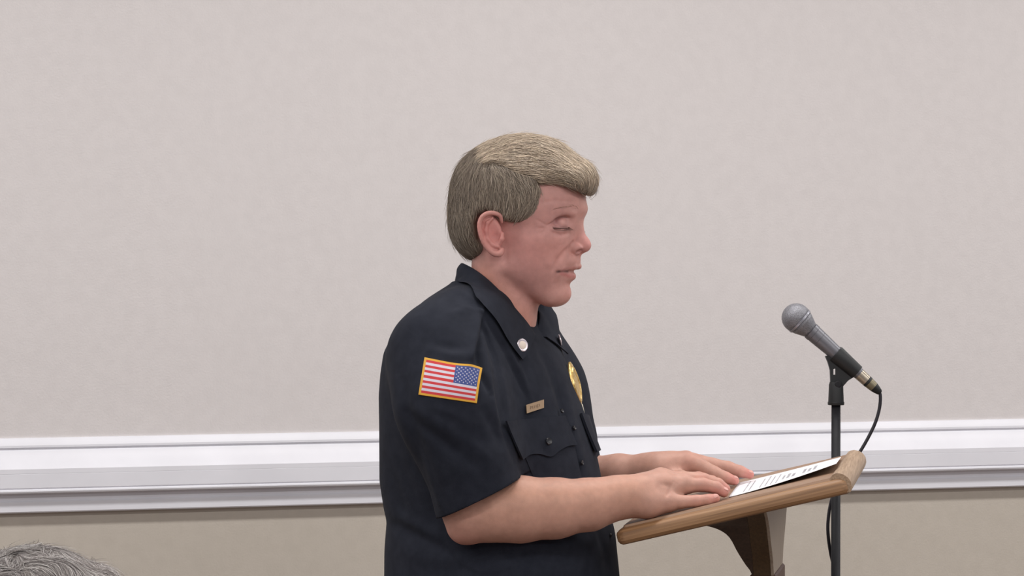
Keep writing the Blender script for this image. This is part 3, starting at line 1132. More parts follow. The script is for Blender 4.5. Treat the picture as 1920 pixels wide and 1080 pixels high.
SP_EYE, SP_LID = sp(1048, 418), sp(1056, 417)
LIP_LO = [sp(*q) for q in ((1076, 518), (1066, 517), (1052, 512))]
LIP_UP = [sp(*q) for q in ((1087, 502), (1076, 502), (1056, 506))]
MOUTH = [sp(*q) for q in ((1077, 508.5), (1064, 508.5), (1048, 509))]
dab(HF.at(1000, 460, .05), .14, (204, 150, 143), .95)
for sg in (1, -1):
    def mm(p): return p if sg == 1 else HF.mir(p)
    dab(mm(HF.at(990, 470, .06)), .034, (204, 136, 128), .4)
    dab(mm(HF.at(1040, 470, .045)), .022, (208, 144, 132), .4)
    dab(mm(HF.at(1000, 530, .05)), .035, (186, 138, 133), .5)
    dab(mm(HF.at(920, 436, .08)), .030, (212, 134, 128), .7)
    Q_ = lambda L: [mm(p) for p in L]
    dab(mm(SP_EYE), .014, (162, 116, 116), .6)  # shading around the eye painted into the skin
    dab(mm(SP_LID), .0065, (222, 168, 158), .8)  # lit bulge of the lid painted paler
    dabline(Q_(LASH), .0017, (84, 58, 52), .9)
    dabline(Q_(NOSTRIL), .0034, (96, 50, 50), .95)  # dark inside of the nostril painted in as shade
    dabline(Q_(LIP_LO), .0036, (176, 98, 98), .6)
    dabline(Q_(LIP_UP), .0022, (170, 98, 96), .5)
    dabline(Q_(MOUTH), .0021, (70, 42, 40), .9)  # shade of the gap between the lips painted in
dab(HF.at(1098, 458, 0), .018, (214, 142, 138), .6)
dab(HF.at(1060, 552, 0), .018, (208, 142, 132), .5)
dab(HF.at(1030, 375, .04), .04, (196, 144, 140), .4)
dabline([W(900, 520, 4.55), W(960, 590, 4.55), W(1000, 640, 4.56)], .022, (204, 138, 116), .6)
for q in fing_n.values():
    dab(q[0][-1], .014, (206, 132, 128), .6); dab(q[0][2], .011, (200, 134, 126), .45)
for q in fing_f:
    dab(q[0][-1], .016, (212, 128, 122), .7); dab(q[0][0], .014, (206, 136, 126), .4)
dabline([W(930, 925, NY - .04), W(1100, 915, NY - .03), W(1180, 905, NY)], .04, (190, 142, 118), .6)
dab(W(870, 1000, NY), .03, (186, 122, 116), .5)

skin = mesh_obj('body', Vb, Fb, M['skin'], man, True, colr)

# fingernails that show
for tip, prev, offs in ((fing_n['little'][0][-1], fing_n['little'][0][-2], (0, -.0052, .0040)), (fing_n['ring'][0][-1], fing_n['ring'][0][-2], (.003, -.0040, .0058)),
                        (fing_f[0][0][-1], fing_f[0][0][-2], (.001, -.003, .0062)), (fing_f[1][0][-1], fing_f[1][0][-2], (.001, -.003, .0056))):
    d = tip - prev; d /= np.linalg.norm(d)
    nn = np.array(offs) / np.linalg.norm(offs); nn -= d * np.dot(nn, d); nn /= np.linalg.norm(nn)
    s_ = np.cross(d, nn)
    Q = Solid(); Q.ell(tip + np.array(offs), (.0052, .0038, .0011), np.array([d, s_, nn]), .001)
    V_, F_ = Q.mesh(tip - .014, tip + .014, .0008)
    mesh_obj('fingernail', V_, F_, mat('nail', srgb(208, 156, 146), .4), skin)

# ---------------------------------------------------------------- hair
hr = Solid()
hr.ell(HF.at(966, 362, 0), (.1035, .0835, .0890), hx, .01)
hr.ell(HF.at(920, 425, 0), (.0640, .0700, .0600), HF.axes(0), .03)
hr.ell(HF.at(1038, 332, 0), (.0640, .0640, .0470), HF.axes(-22), .02)
hr.ell(HF.at(1088, 338, .006), (.0230, .0480, .0240), HF.axes(-50), .018)
hr.ell(HF.at(1000, 290, .0), (.050, .050, .0260), HF.axes(-5), .02)
maskpx = [(780, 150), (1250, 150), (1250, 345), (1122, 362), (1107, 376), (1096, 368), (1080, 357), (1062, 349), (1040, 344), (1016, 346), (1018, 368), (1016, 392), (1004, 409),
          (985, 416), (962, 415), (945, 411), (936, 402), (920, 394), (902, 400), (892, 420), (895, 446), (905, 466), (902, 476), (888, 486), (866, 494), (846, 494), (780, 496)]
mk = []
for u, v in maskpx:
    f_, l_, h_ = HF.local(HF.at(u, v, .045))
    mk.append((f_, h_))


def hmask(P):
    q = P - HF.c
    return poly_sd(q @ HF.F, q @ HF.H, mk)


hr.custom(hmask, HF.c, .3, .013, 'i')
# the parting
part = [(908, 311), (925, 307), (945, 311), (962, 323), (985, 329), (1004, 335), (1016, 346)]
hr.bump([HF.at(u, v, .074 - .0001 * abs(u - 950)) for u, v in part], .004, -.0045)
hr.bump([HF.at(u, v - 7, .070) for u, v in part], .006, .0025)
hr.bump([HF.at(1102, 300, 0), HF.at(1108, 330, .01)], .02, .001)
Vh, Fh = hr.mesh(HF.c - [.15, .13, .10], HF.c + [.16, .13, .17], .002)
ch = np.tile(np.array(srgb(132, 119, 104)[:3]), (len(Vh), 1))
hair = mesh_obj('hair', Vh, Fh, M['hair'], man, True, ch)

top_g = [((905, 300), (.6, -.5)), ((930, 270), (1, -.45)), ((975, 262), (1, -.05)), ((1020, 270), (1, .25)), ((1060, 290), (1, .35)), ((1090, 305), (.8, .7)), ((1108, 330), (.25, 1)),
         ((1100, 355), (-.05, 1)), ((940, 300), (1, -.05)), ((980, 310), (1, .05)), ((1020, 325), (1, .12)), ((1050, 330), (1, .1)), ((1075, 335), (1, .45)), ((1085, 348), (.6, 1)), ((1020, 295), (1, .15)), ((1060, 310), (1, .3))]
side_g = [((885, 275), (-.75, .8)), ((862, 310), (-.35, 1)), ((848, 360), (-.05, 1)), ((846, 410), (.08, 1)), ((855, 460), (.25, 1)), ((900, 310), (-.3, 1)), ((885, 360), (-.1, 1)), ((880, 420), (.15, 1)), ((890, 465), (.3, 1)),
          ((925, 320), (.35, 1)), ((945, 322), (.6, .9)), ((940, 350), (.12, 1)), ((960, 345), (.35, 1)), ((985, 345), (.5, 1)), ((1002, 345), (.6, 1)), ((1008, 365), (-.05, 1)), ((1003, 390), (-.45, 1)), ((975, 380), (.0, 1)), ((975, 405), (-.35, 1)), ((940, 385), (-.05, 1)), ((915, 370), (0, 1))]


def guide(gl):
    out = []
    for (u, v), (du, dv) in gl:
        f_, l_, h_ = HF.local(HF.at(u, v, .05))
        n_ = math.hypot(du, dv)
        out.append((f_, h_, du / n_, -dv / n_))
    return np.array(out)


GT, GS = guide(top_g), guide(side_g)
pl = [HF.local(HF.at(u, v, .07)) for u, v in part]
plf, plh = np.array([q[0] for q in pl]), np.array([q[2] for q in pl])


def hflow(P, cls=None):
    q = P - HF.c
    f_, h_ = q @ HF.F, q @ HF.H
    line = np.where(f_ < plf[0], plh[0] + (plf[0] - f_) * 1.0, np.interp(f_, plf, plh))
    topm = (h_ > line) & (f_ > plf[0] - .02)
    if cls is not None: topm = cls
    out = np.zeros((len(P), 2))
    for G_, m in ((GT, topm), (GS, ~topm)):
        d2 = (f_[:, None] - G_[:, 0]) ** 2 + (h_[:, None] - G_[:, 1]) ** 2
        w = 1 / (d2 + 1e-5) ** 1.6
        w /= w.sum(1)[:, None]
        out[m] = (w @ G_[:, 2:])[m]
    return out[:, :1] * HF.F + out[:, 1:] * HF.H, topm


def strands(S, Vr, flow, n, length, rad, palette, classed=None, lift=(.0004, .0026), steps=7, jitter=.16, stray=.03):
    rng = np.random.default_rng(11)
    P = Vr[rng.integers(0, len(Vr), n)] + rng.normal(0, .0007, (n, 3))
    Ls = rng.uniform(*length, n) / steps
    jit = rng.normal(0, jitter, (n, 3))
    off = rng.uniform(lift[0], lift[1], n)
    wild = rng.random(n) < stray
    off2 = np.where(wild, rng.uniform(.003, .007, n), 0)
    cls = classed(P) if classed else None
    if classed:
        flow0 = flow
        flow = lambda Q: flow0(Q, cls)
        g_ = S.grad(P); D = flow(P); D -= g_ * (D * g_).sum(1)[:, None]
        P = P - D / (np.linalg.norm(D, axis=1)[:, None] + 1e-9) * (Ls * steps * .35)[:, None]
    path = []
    for k in range(steps + 1):
        g_ = S.grad(P)
        d = S(P)
        P = P - g_ * (d - off - off2 * k / steps)[:, None]
        path.append(P.copy())
        D = flow(P)
        D = D + jit
        D -= g_ * (D * g_).sum(1)[:, None]
        D /= np.linalg.norm(D, axis=1)[:, None] + 1e-9
        P = P + D * Ls[:, None]
    path = np.array(path)          # steps+1, n, 3
    T = np.gradient(path, axis=0); T /= np.linalg.norm(T, axis=2, keepdims=True) + 1e-12
    ref = np.cross(T, S.grad(path.reshape(-1, 3)).reshape(path.shape)); ref /= np.linalg.norm(ref, axis=2, keepdims=True) + 1e-12
    w2 = np.cross(T, ref)
    prof_ = np.array([.55, .9, 1, 1, .95, .8, .5, .12, .1, .1])[:steps + 1]
    prof_ = np.interp(np.linspace(0, 1, steps + 1), np.linspace(0, 1, 8), [.5, .9, 1, 1, .92, .78, .5, .1])
    rr = rng.uniform(.7, 1.25, n) * rad
    V = []
    for a in range(3):
        an = 2 * math.pi * a / 3
        V.append(path + (ref * math.cos(an) * 1.5 + w2 * math.sin(an) * .7) * (prof_[:, None, None] * rr[None, :, None]))
    V = np.stack(V, 2)              # steps+1, n, 3ring, 3
    V = V.transpose(1, 0, 2, 3)     # n, steps+1, 3, 3
    idx = np.arange(n * (steps + 1) * 3).reshape(n, steps + 1, 3)
    F = []
    for a in range(3):
        b = (a + 1) % 3
        F.append(np.stack([idx[:, :-1, a], idx[:, 1:, a], idx[:, 1:, b], idx[:, :-1, b]], -1).reshape(-1, 4))
    F = np.concatenate(F)
    pal = np.array([srgb(*c)[:3] for c in palette])
    cc = pal[rng.integers(0, len(pal), n)] * (1.0 if classed else 1.45) * rng.uniform(.85, 1.15, (n, 1))
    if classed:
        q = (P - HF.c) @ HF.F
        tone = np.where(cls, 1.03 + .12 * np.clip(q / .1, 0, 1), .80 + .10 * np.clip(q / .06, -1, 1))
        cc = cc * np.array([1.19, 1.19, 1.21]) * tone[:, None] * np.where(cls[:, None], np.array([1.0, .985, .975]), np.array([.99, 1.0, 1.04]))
    col = np.repeat(cc, (steps + 1) * 3, axis=0)
    return V.reshape(-1, 3), F, col


hg = Vh + 0
keep = hmask(Vh) < -.0015
hg = hg[keep & (hr(Vh) > -.002)]
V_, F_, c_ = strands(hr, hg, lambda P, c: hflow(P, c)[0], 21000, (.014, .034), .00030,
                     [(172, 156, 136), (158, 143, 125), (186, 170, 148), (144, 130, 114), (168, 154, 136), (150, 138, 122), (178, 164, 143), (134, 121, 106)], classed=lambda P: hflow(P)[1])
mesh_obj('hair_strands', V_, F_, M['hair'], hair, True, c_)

# brows and lashes
rng = np.random.default_rng(3)
M['brow'] = mat('brow_hair', srgb(186, 146, 130), .6)
M['lash'] = mat('lash_hair', srgb(84, 62, 52), .6)
lid = [sp(1067 - 30 * a, 426 + 1.5 * math.sin(a * 3)) for a in np.linspace(0, 1, 24)]
brow = []
for i in range(34):
    a = rng.random()
    brow.append((sp(1090 - 48 * a, 391 + rng.normal(0, 1.3) - 3 * math.sin(a * 3)), a, rng.normal(0, .15)))
for sg in (1, -1):
    def mm(p): return p if sg == 1 else HF.mir(p)
    g = Geo()
    for p0, a, j in brow:
        p = mm(p0)
        gr = body.grad(p[None])[0]
        d = -HF.F * (.5 + a) + HF.R * sg * .5 + HF.H * (.35 - a * .5 + j)
        d -= gr * np.dot(d, gr); d /= np.linalg.norm(d)
        g.tube([p, p + d * .003 + gr * .0010, p + d * .006 + gr * .0010], [.00016, .00016, .00006], 3)
    g.build('eyebrow', M['brow'], skin, smooth=True)
    g = Geo()
    for i, p0 in enumerate(lid):
        a = i / 23; p = mm(p0)
        d = HF.F * (1 - .5 * a) * .9 + HF.R * sg * (.15 + .6 * a) - HF.H * .6
        d /= np.linalg.norm(d)
        kl = 1 if sg > 0 else 1.5
        g.tube([p - d * .001, p + d * .005 * kl, p + d * .0105 * kl + HF.H * .0010], [.00032, .00028, .00008], 3)
    g.build('eyelashes', M['lash'], skin, smooth=True)

# ================================================================== the uniform shirt
def torso_fn(rows, fr, p=2.3, grow=0.0):
    """stack of ovals; rows: (v, left px, right px, half width across)"""
    zz, fc, aa, bb = [], [], [], []
    a0 = math.atan2(-fr.F[1], fr.F[0])
    for v, L_, R_, b in rows:
        y = fr.c[1]
        half = (R_ - L_) / 2 * y / FPX
        a = math.sqrt(max(half ** 2 - (b * math.sin(a0)) ** 2, .03 ** 2)) / math.cos(a0)
        q = W((L_ + R_) / 2, v, y) - fr.c
        zz.append(q[2]); fc.append(q[0] / math.cos(a0)); aa.append(a + grow); bb.append(b + grow)
    o = np.argsort(zz); zz, fc, aa, bb = [np.array(x)[o] for x in (zz, fc, aa, bb)]
    zd = np.linspace(zz[0], zz[-1], 200)

    def sm(x):
        y_ = np.interp(zd, zz, x)
        k = np.hanning(9); k /= k.sum()
        return np.convolve(np.pad(y_, 4, 'edge'), k, 'valid')
    fd, ad, bd = sm(fc), sm(aa), sm(bb)

    def fn(P):
        q = P - fr.c
        f_, l_, h_ = q @ fr.F, q @ fr.R, q @ fr.H
        f0, a, b = np.interp(h_, zd, fd), np.interp(h_, zd, ad), np.interp(h_, zd, bd)
        # the row centre sits on the view plane through the frame, its yaw shifts l
        x, y_ = (f_ - f0) / a, l_ / b
        rr = (np.abs(x) ** p + np.abs(y_) ** p) ** (1 / p) + 1e-9
        d = (rr - 1) * np.hypot(f_ - f0, l_) / rr
        return np.maximum(d * .92, np.maximum(zz[0] - h_, h_ - zz[-1]))
    return fn


rows = [(529, 852, 940, .044), (537, 838, 955, .060), (547, 825, 968, .076), (560, 806, 980, .098), (580, 782, 992, .120), (600, 762, 1004, .135), (630, 740, 1022, .150), (660, 725, 1048, .160), (700, 719, 1066, .166), (740, 716, 1080, .168), (800, 717, 1100, .170),
        (850, 717, 1114, .170), (900, 717, 1124, .170), (950, 725, 1138, .172), (975, 731, 1143, .174), (1000, 729, 1149, .177), (1030, 727, 1152, .180), (1080, 727, 1157, .186), (1160, 727, 1158, .19), (1230, 732, 1150, .19)]
SH = Solid()
SH.custom(torso_fn(rows, BF), BF.c, 1.2, .01)
S0 = BF.at(836, 668, .170)
S1 = W(898, 925, NY - .002)
for sg in (1, -1):
    def mm(p): return p if sg == 1 else BF.mir(p)
    SH.chain([mm(W(872, 610, 4.50)), mm(BF.at(826, 664, .160)), mm(W(845, 760, 4.415)), mm(W(878, 860, 4.403))], [.058, .0630, .0695, .0690], .06, .07)
    SH.cap(mm(W(878, 860, 4.403)), mm(W(912, 985, 4.403)), .0690, .0712, .008)
# sleeve ends: cut off below the hem, hollow inside
hl, hrr = W(820, 972, 4.40), W(976, 895, 4.40)
hd = (hrr - hl) / np.linalg.norm(hrr - hl)
hn = np.array([-hd[2], 0, hd[0]]); hn = -hn if hn[2] > 0 else hn      # pointing out of the sleeve


def outside_sleeve_end(P):
    q = P - hl
    d1 = -(q @ hn)
    l_ = np.abs((P - BF.c) @ BF.R)
    return np.maximum(d1, .130 - l_) * 1.0 + 0 * d1


def below_hem(P):
    """negative in the region past the hem and outside the trunk"""
    Pm = np.where(((P - BF.c) @ BF.R)[..., None] < 0, P - 2 * ((P - BF.c) @ BF.R)[..., None] * BF.R, P)
    return Pm


tf = torso_fn(rows, BF)


def cutfn(P):
    Pm = below_hem(P)
    past = -((Pm - hl) @ hn)                 # < 0 past the hem
    return np.maximum(past, -(tf(P) - .0015))


def holefn(P):
    Pm = below_hem(P)
    a, b = W(878, 860, 4.403), W(912, 985, 4.403)
    ab = b - a
    t = np.clip(((Pm - a) @ ab) / (ab @ ab), 0, 1)
    d = np.linalg.norm(Pm - a - t[..., None] * ab, axis=-1) - (.0625)
    return np.maximum(d, -(tf(P) - .0035))


for q in (W(890, 920, 4.403), BF.mir(W(890, 920, 4.403))):
    SH.custom(cutfn, q, .24, .001, 's')
    SH.custom(holefn, q, .24, .001, 's')
# open V at the throat
SH.cap(W(975, 560, 4.57), W(1006, 628, 4.545), .022, .006, .006, 's')
SMOOTH = SH
Vs, Fs = SH.mesh([W(700, 0, 4.6)[0] - .01, 4.28, W(0, 1228, 4.6)[2]], [W(1175, 0, 4.6)[0] + .02, 4.92, W(0, 515, 4.6)[2]], .0023)
ns_ = vnormals(Vs, Fs)
us, vs_ = proj(Vs)
side = np.clip(-ns_[:, 1] * 1.6, 0, 1) * (((Vs - BF.c) @ BF.R) > -.06)
disp = np.zeros(len(Vs))
# (line in the picture, width px, height mm, kind) kind r ridge, g groove, s step (falls off on one side)
folds = [
    ([(898, 590), (893, 620), (886, 650), (880, 680)], 9, 3.2, 'r'), ([(906, 592), (901, 622), (897, 655), (905, 700), (922, 740)], 6, -5.5, 'r'),
    ([(906, 596), (922, 640), (934, 690), (946, 750), (952, 800)], 8, -4.0, 'r'), ([(912, 592), (940, 645), (966, 700), (985, 745)], 4, -2.2, 'r'),
    ([(924, 600), (950, 645), (978, 702), (996, 748)], 5, 1.8, 'r'), ([(905, 630), (920, 690), (932, 750), (946, 810), (962, 860)], 8, 3.0, 'r'),
    ([(926, 700), (938, 760), (950, 820), (972, 880)], 7, -5.0, 'r'),
    ([(842, 590), (872, 580), (900, 585)], 8, 1.6, 'r'), ([(800, 640), (840, 650), (880, 655)], 10, -1.4, 'r'), ([(810, 655), (850, 668), (882, 668)], 9, 1.2, 'r'),
    ([(770, 760), (820, 790), (880, 830), (930, 870)], 12, 2.2, 'r'), ([(760, 775), (810, 815), (860, 850), (905, 885)], 11, -2.2, 'r'), ([(752, 700), (762, 770), (785, 840), (815, 930)], 13, -3.4, 'r'),
    ([(735, 700), (745, 780), (768, 860), (800, 950)], 12, 2.4, 'r'), ([(790, 850), (806, 900), (826, 955)], 7, 2.4, 'r'), ([(800, 760), (850, 775), (900, 800)], 9, 1.2, 'r'), ([(900, 760), (925, 800), (945, 850)], 10, -2.0, 'r'),
    ([(786, 870), (800, 905), (822, 965)], 8, -2.0, 'r'), ([(724, 860), (740, 920), (764, 985)], 14, -2.6, 'r'), ([(727, 980), (770, 1000), (830, 1030)], 12, -2.8, 'r'), ([(735, 960), (780, 985), (840, 1015)], 12, 2.2, 'r'),
    ([(740, 1030), (800, 1045), (880, 1060)], 14, 1.6, 'r'), ([(900, 1045), (1000, 1050), (1100, 1040)], 16, -2.0, 'r'), ([(950, 1030), (1040, 1030), (1110, 1010)], 12, 1.8, 'r'),
    ([(1047, 700), (1062, 780), (1080, 850), (1092, 900)], 6, -3.2, 'r'), ([(1056, 700), (1072, 780), (1092, 860), (1104, 900)], 7, 2.0, 'r'), ([(1010, 650), (1032, 690), (1050, 740), (1062, 790)], 8, -4.2, 'r'),
    ([(1120, 990), (1135, 1030), (1142, 1080)], 6, -2.2, 'r'), ([(1012, 862), (1018, 890), (1026, 930)], 5, -2.2, 'r'), ([(1074, 845), (1082, 890)], 5, -2.0, 'r'),
    ([(907, 588), (902, 615), (894, 645), (884, 684)], 24, 8.0, 's'), ([(908, 600), (934, 668), (948, 730), (955, 790)], 14, -7.5, 's'),
    ([(1038, 682), (1054, 745), (1070, 810), (1086, 870), (1096, 905)], 14, -5.5, 's'), ([(1085, 905), (1070, 850), (1048, 770)], 3, -1.5, 'r'),
    ([(860, 540), (890, 566), (915, 600)], 6, 1.5, 'r'), ([(770, 620), (790, 590), (830, 560)], 14, 1.5, 'r'),
]
for line, wpx, h, kd in folds:
    d, run, sg_ = seg_dist(us, vs_, line)
    taper = np.sin(np.clip(run, .02, .98) * math.pi) ** .5
    if kd == 's':        # a lap of cloth: raised on one side of the line, dropping sharply
        disp += h * .001 * np.where(sg_ > 0, np.exp(-(d / wpx)) * (1 - np.exp(-(d / 1.6) ** 2) * .5), .5 * np.exp(-(d / 1.6) ** 2)) * taper
    else:
        disp += h * .0016 * np.exp(-(d / wpx) ** 2) * taper
# slight unevenness of worn cloth
for i in range(26):
    k = np.array([RNG.normal(0, 26), RNG.normal(0, 26), RNG.normal(0, 18)])
    disp += .00022 * np.sin(Vs @ k + RNG.uniform(0, 6.28))
Vs = Vs + ns_ * (disp * side)[:, None]
shirt = mesh_obj('shirt', Vs, Fs, M['shirt'], man, True)


def on_shirt(G_px, off=.002):
    """points of a pixel grid (m,n,2) carried onto the cloth, lifted by off"""
    P = SH.trace(G_px[..., 0], G_px[..., 1], 4.22)
    g_ = SH.grad(P)
    u, v = proj(P.reshape(-1, 3))
    # follow the folds
    dd = np.zeros(len(u))
    for line, wpx, h, kd in folds:
        d, run, _ = seg_dist(u, v, line)
        dd += max(h, 0) * .0007 * np.exp(-(d / wpx) ** 2)
    return P + g_ * (off + dd.reshape(P.shape[:-1]))[..., None], g_


def quadgrid(tl, tr, br, bl, m, n):
    a = np.linspace(0, 1, m)[:, None, None]; b = np.linspace(0, 1, n)[None, :, None]
    tl, tr, br, bl = [np.array(q, float) for q in (tl, tr, br, bl)]
    return (1 - a) * ((1 - b) * tl + b * tr) + a * ((1 - b) * bl + b * br)


# ---- flag patch
m_, n_ = 104, 168
GP = quadgrid((797, 671), (901, 693), (893, 756), (786, 740), m_, n_)
GP[..., 0] += (np.sin(np.linspace(0, math.pi, n_)) * 0)[None, :]
P, g_ = on_shirt(GP, .0022)
g_m = g_.reshape(-1, 3).mean(0); g_m /= np.linalg.norm(g_m)
V, F = sheet(P, .0018, g_m)
gold, red, white, blue = [np.array(srgb(*c)[:3]) for c in ((214, 160, 44), (196, 40, 46), (206, 200, 212), (50, 68, 132))]
ia, ib = np.meshgrid(np.linspace(0, 1, m_), np.linspace(0, 1, n_), indexing='ij')
bx, by = .036, .056
x = (ib - bx) / (1 - 2 * bx); y = (ia - by) / (1 - 2 * by)
stripe = np.floor(np.clip(y, 0, .999) * 13).astype(int) % 2 == 0
cc = np.where(stripe[..., None], red, white)
cw = .56
can = (x > cw) & (y < 7 / 13)
cx, cy = (x - cw) / (1 - cw), y / (7 / 13)
star = np.zeros(x.shape, bool)
for r in range(9):
    for c in range(6 if r % 2 == 0 else 5):
        sx_ = ((c * 2 + (1 if r % 2 == 0 else 2)) / 12); sy_ = (r + 1) / 10
        dx, dy = (cx - sx_) * 1.35, cy - sy_
        ang = np.arctan2(dx, -dy); rad_ = np.hypot(dx, dy)
        star |= rad_ < .046 * (.62 + .38 * np.cos(5 * ang))
cc = np.where(can[..., None], np.where(star[..., None], white, blue), cc)
edge = (x < 0) | (x > 1) | (y < 0) | (y > 1)
cc = np.where(edge[..., None], gold, cc)
cc = cc.reshape(-1, 3)


def thread_build(nt, b):
    a = N(nt, 'ShaderNodeAttribute', attribute_name='Col')
    nt.links.new(a.outputs['Color'], b.inputs['Base Color'])
    tc = N(nt, 'ShaderNodeTexCoord')
    nz = N(nt, 'ShaderNodeTexNoise', Scale=1400.0, Detail=2.0)
    nt.links.new(tc.outputs['Object'], nz.inputs['Vector'])
    bp = N(nt, 'ShaderNodeBump', Strength=.35, Distance=.0005)
    nt.links.new(nz.outputs['Fac'], bp.inputs['Height'])
    nt.links.new(bp.outputs[0], b.inputs['Normal'])


M['thread'] = mat('embroidered_patch', rough=.6, build=thread_build)
o = mesh_obj('flag_patch', V, F, M['thread'], shirt, False, np.concatenate([cc, np.tile(gold, (m_ * n_, 1))]))
o['label'] = 'embroidered flag patch of red and white stripes with a blue star field and gold edge'

# ---- chest pocket with its flap
M['shirt2'] = M['shirt']


def tri_sheet(outline, off, th, name, m, parent, inner=14, edgelift=None):
    """filled outline carried onto the cloth: columns run between its top and bottom edges"""
    top, bot = outline
    T, B_ = spline([(a, b, 0) for a, b in top], 40)[:, :2] if len(top) > 2 else np.linspace(top[0], top[1], 40), None
    B_ = spline([(a, b, 0) for a, b in bot], 40)[:, :2] if len(bot) > 2 else np.linspace(bot[0], bot[1], 40)
    a = np.linspace(0, 1, inner)[:, None, None]
    Gp = (1 - a) * T[None] + a * B_[None]
    P, g_ = on_shirt(Gp, off)
    if edgelift:
        P = P + g_ * (edgelift * np.linspace(0, 1, inner)[:, None, None] ** 2)
    V, F = sheet(P, th, g_)
    o = mesh_obj(name, V, F, m, parent, True)
    o.data.set_sharp_from_angle(angle=math.radians(50))
    return o


tri_sheet(([(963, 808), (1068, 800)], [(1012, 925), (1094, 920)]), .0016, .0026, 'pocket', M['shirt'], shirt)
flap = tri_sheet(([(945, 790), (1000, 785), (1057, 780)], [(974, 862), (990, 853), (1008, 852), (1030, 857), (1045, 846), (1060, 838), (1077, 836)]), .0036, .0030, 'pocket_flap', M['shirt'], shirt, edgelift=.0022)
tri_sheet(([(1086, 776), (1100, 780)], [(1112, 850), (1118, 846)]), .0050, .0040, 'pocket_flap', M['shirt'], shirt, edgelift=.003)


def pin_at(u, v, off):
    P, g_ = on_shirt(np.array([[[u, v]]], float), off)
    return P[0, 0], g_[0, 0]


# buttons of flap and placket
for (u, v, off, r) in ((1024, 829, .0075, .0056), (1052, 771, .002, .0036), (1074, 803, .002, .0038), (1089, 868, .002, .0038), (1144, 1004, .0015, .0030)):
    p, n_v = pin_at(u, v, off)
    Geo().lathe(p - n_v * .001, n_v, [(0, r), (.0012, r), (.0022, r * .86), (.0018, r * .6), (.0016, .0002)], 20).build('button', M['button'], shirt, autosmooth=30)

# name tag
GT_ = quadgrid((983, 760.5), (1016, 750.5), (1016.5, 766), (984, 776.5), 6, 22)
P, g_ = on_shirt(GT_, .0035)
c0 = P.reshape(-1, 3).mean(0)
gm = g_.reshape(-1, 3).mean(0); gm /= np.linalg.norm(gm)
P = P - gm * ((P - c0) @ gm)[..., None]
V, F = sheet(P + gm * .0012, .0016, gm)
tagob = mesh_obj('name_tag', V, F, M['brass'], shirt, False)
tagob['label'] = 'dull brass name tag'
g = Geo()
ex = P[0, -1] - P[0, 0]; ey = P[-1, 0] - P[0, 0]
glyph = {'F': [(0, 0, 0, 1), (0, 0, .8, 0), (0, .5, .6, .5)], 'P': [(0, 0, 0, 1), (0, 0, .7, 0), (.7, 0, .7, .5), (0, .5, .7, .5)], 'I': [(.4, 0, .4, 1)], 'N': [(0, 0, 0, 1), (0, 0, .8, 1), (.8, 0, .8, 1)], 'E': [(0, 0, 0, 1), (0, 0, .8, 0), (0, .5, .6, .5), (0, 1, .8, 1)]}
for i, ch_ in enumerate('PIIIEI'):
    for x0, y0, x1, y1 in glyph[ch_]:
        def gp(x, y): return P[0, 0] + ex * (.22 + .095 * i + x * .07) + ey * (.34 + .32 * y) + gm * .0014
        g.tube([gp(x0, y0), gp(x1, y1)], .00035, 4)
g.build('engraving', mat('dark_engraving', srgb(112, 90, 72), .5), tagob)

# collar made by points (pixel, pixel, distance to the side of the chest line)
def cpt(u, v, l): return BF.at(u, v, l)


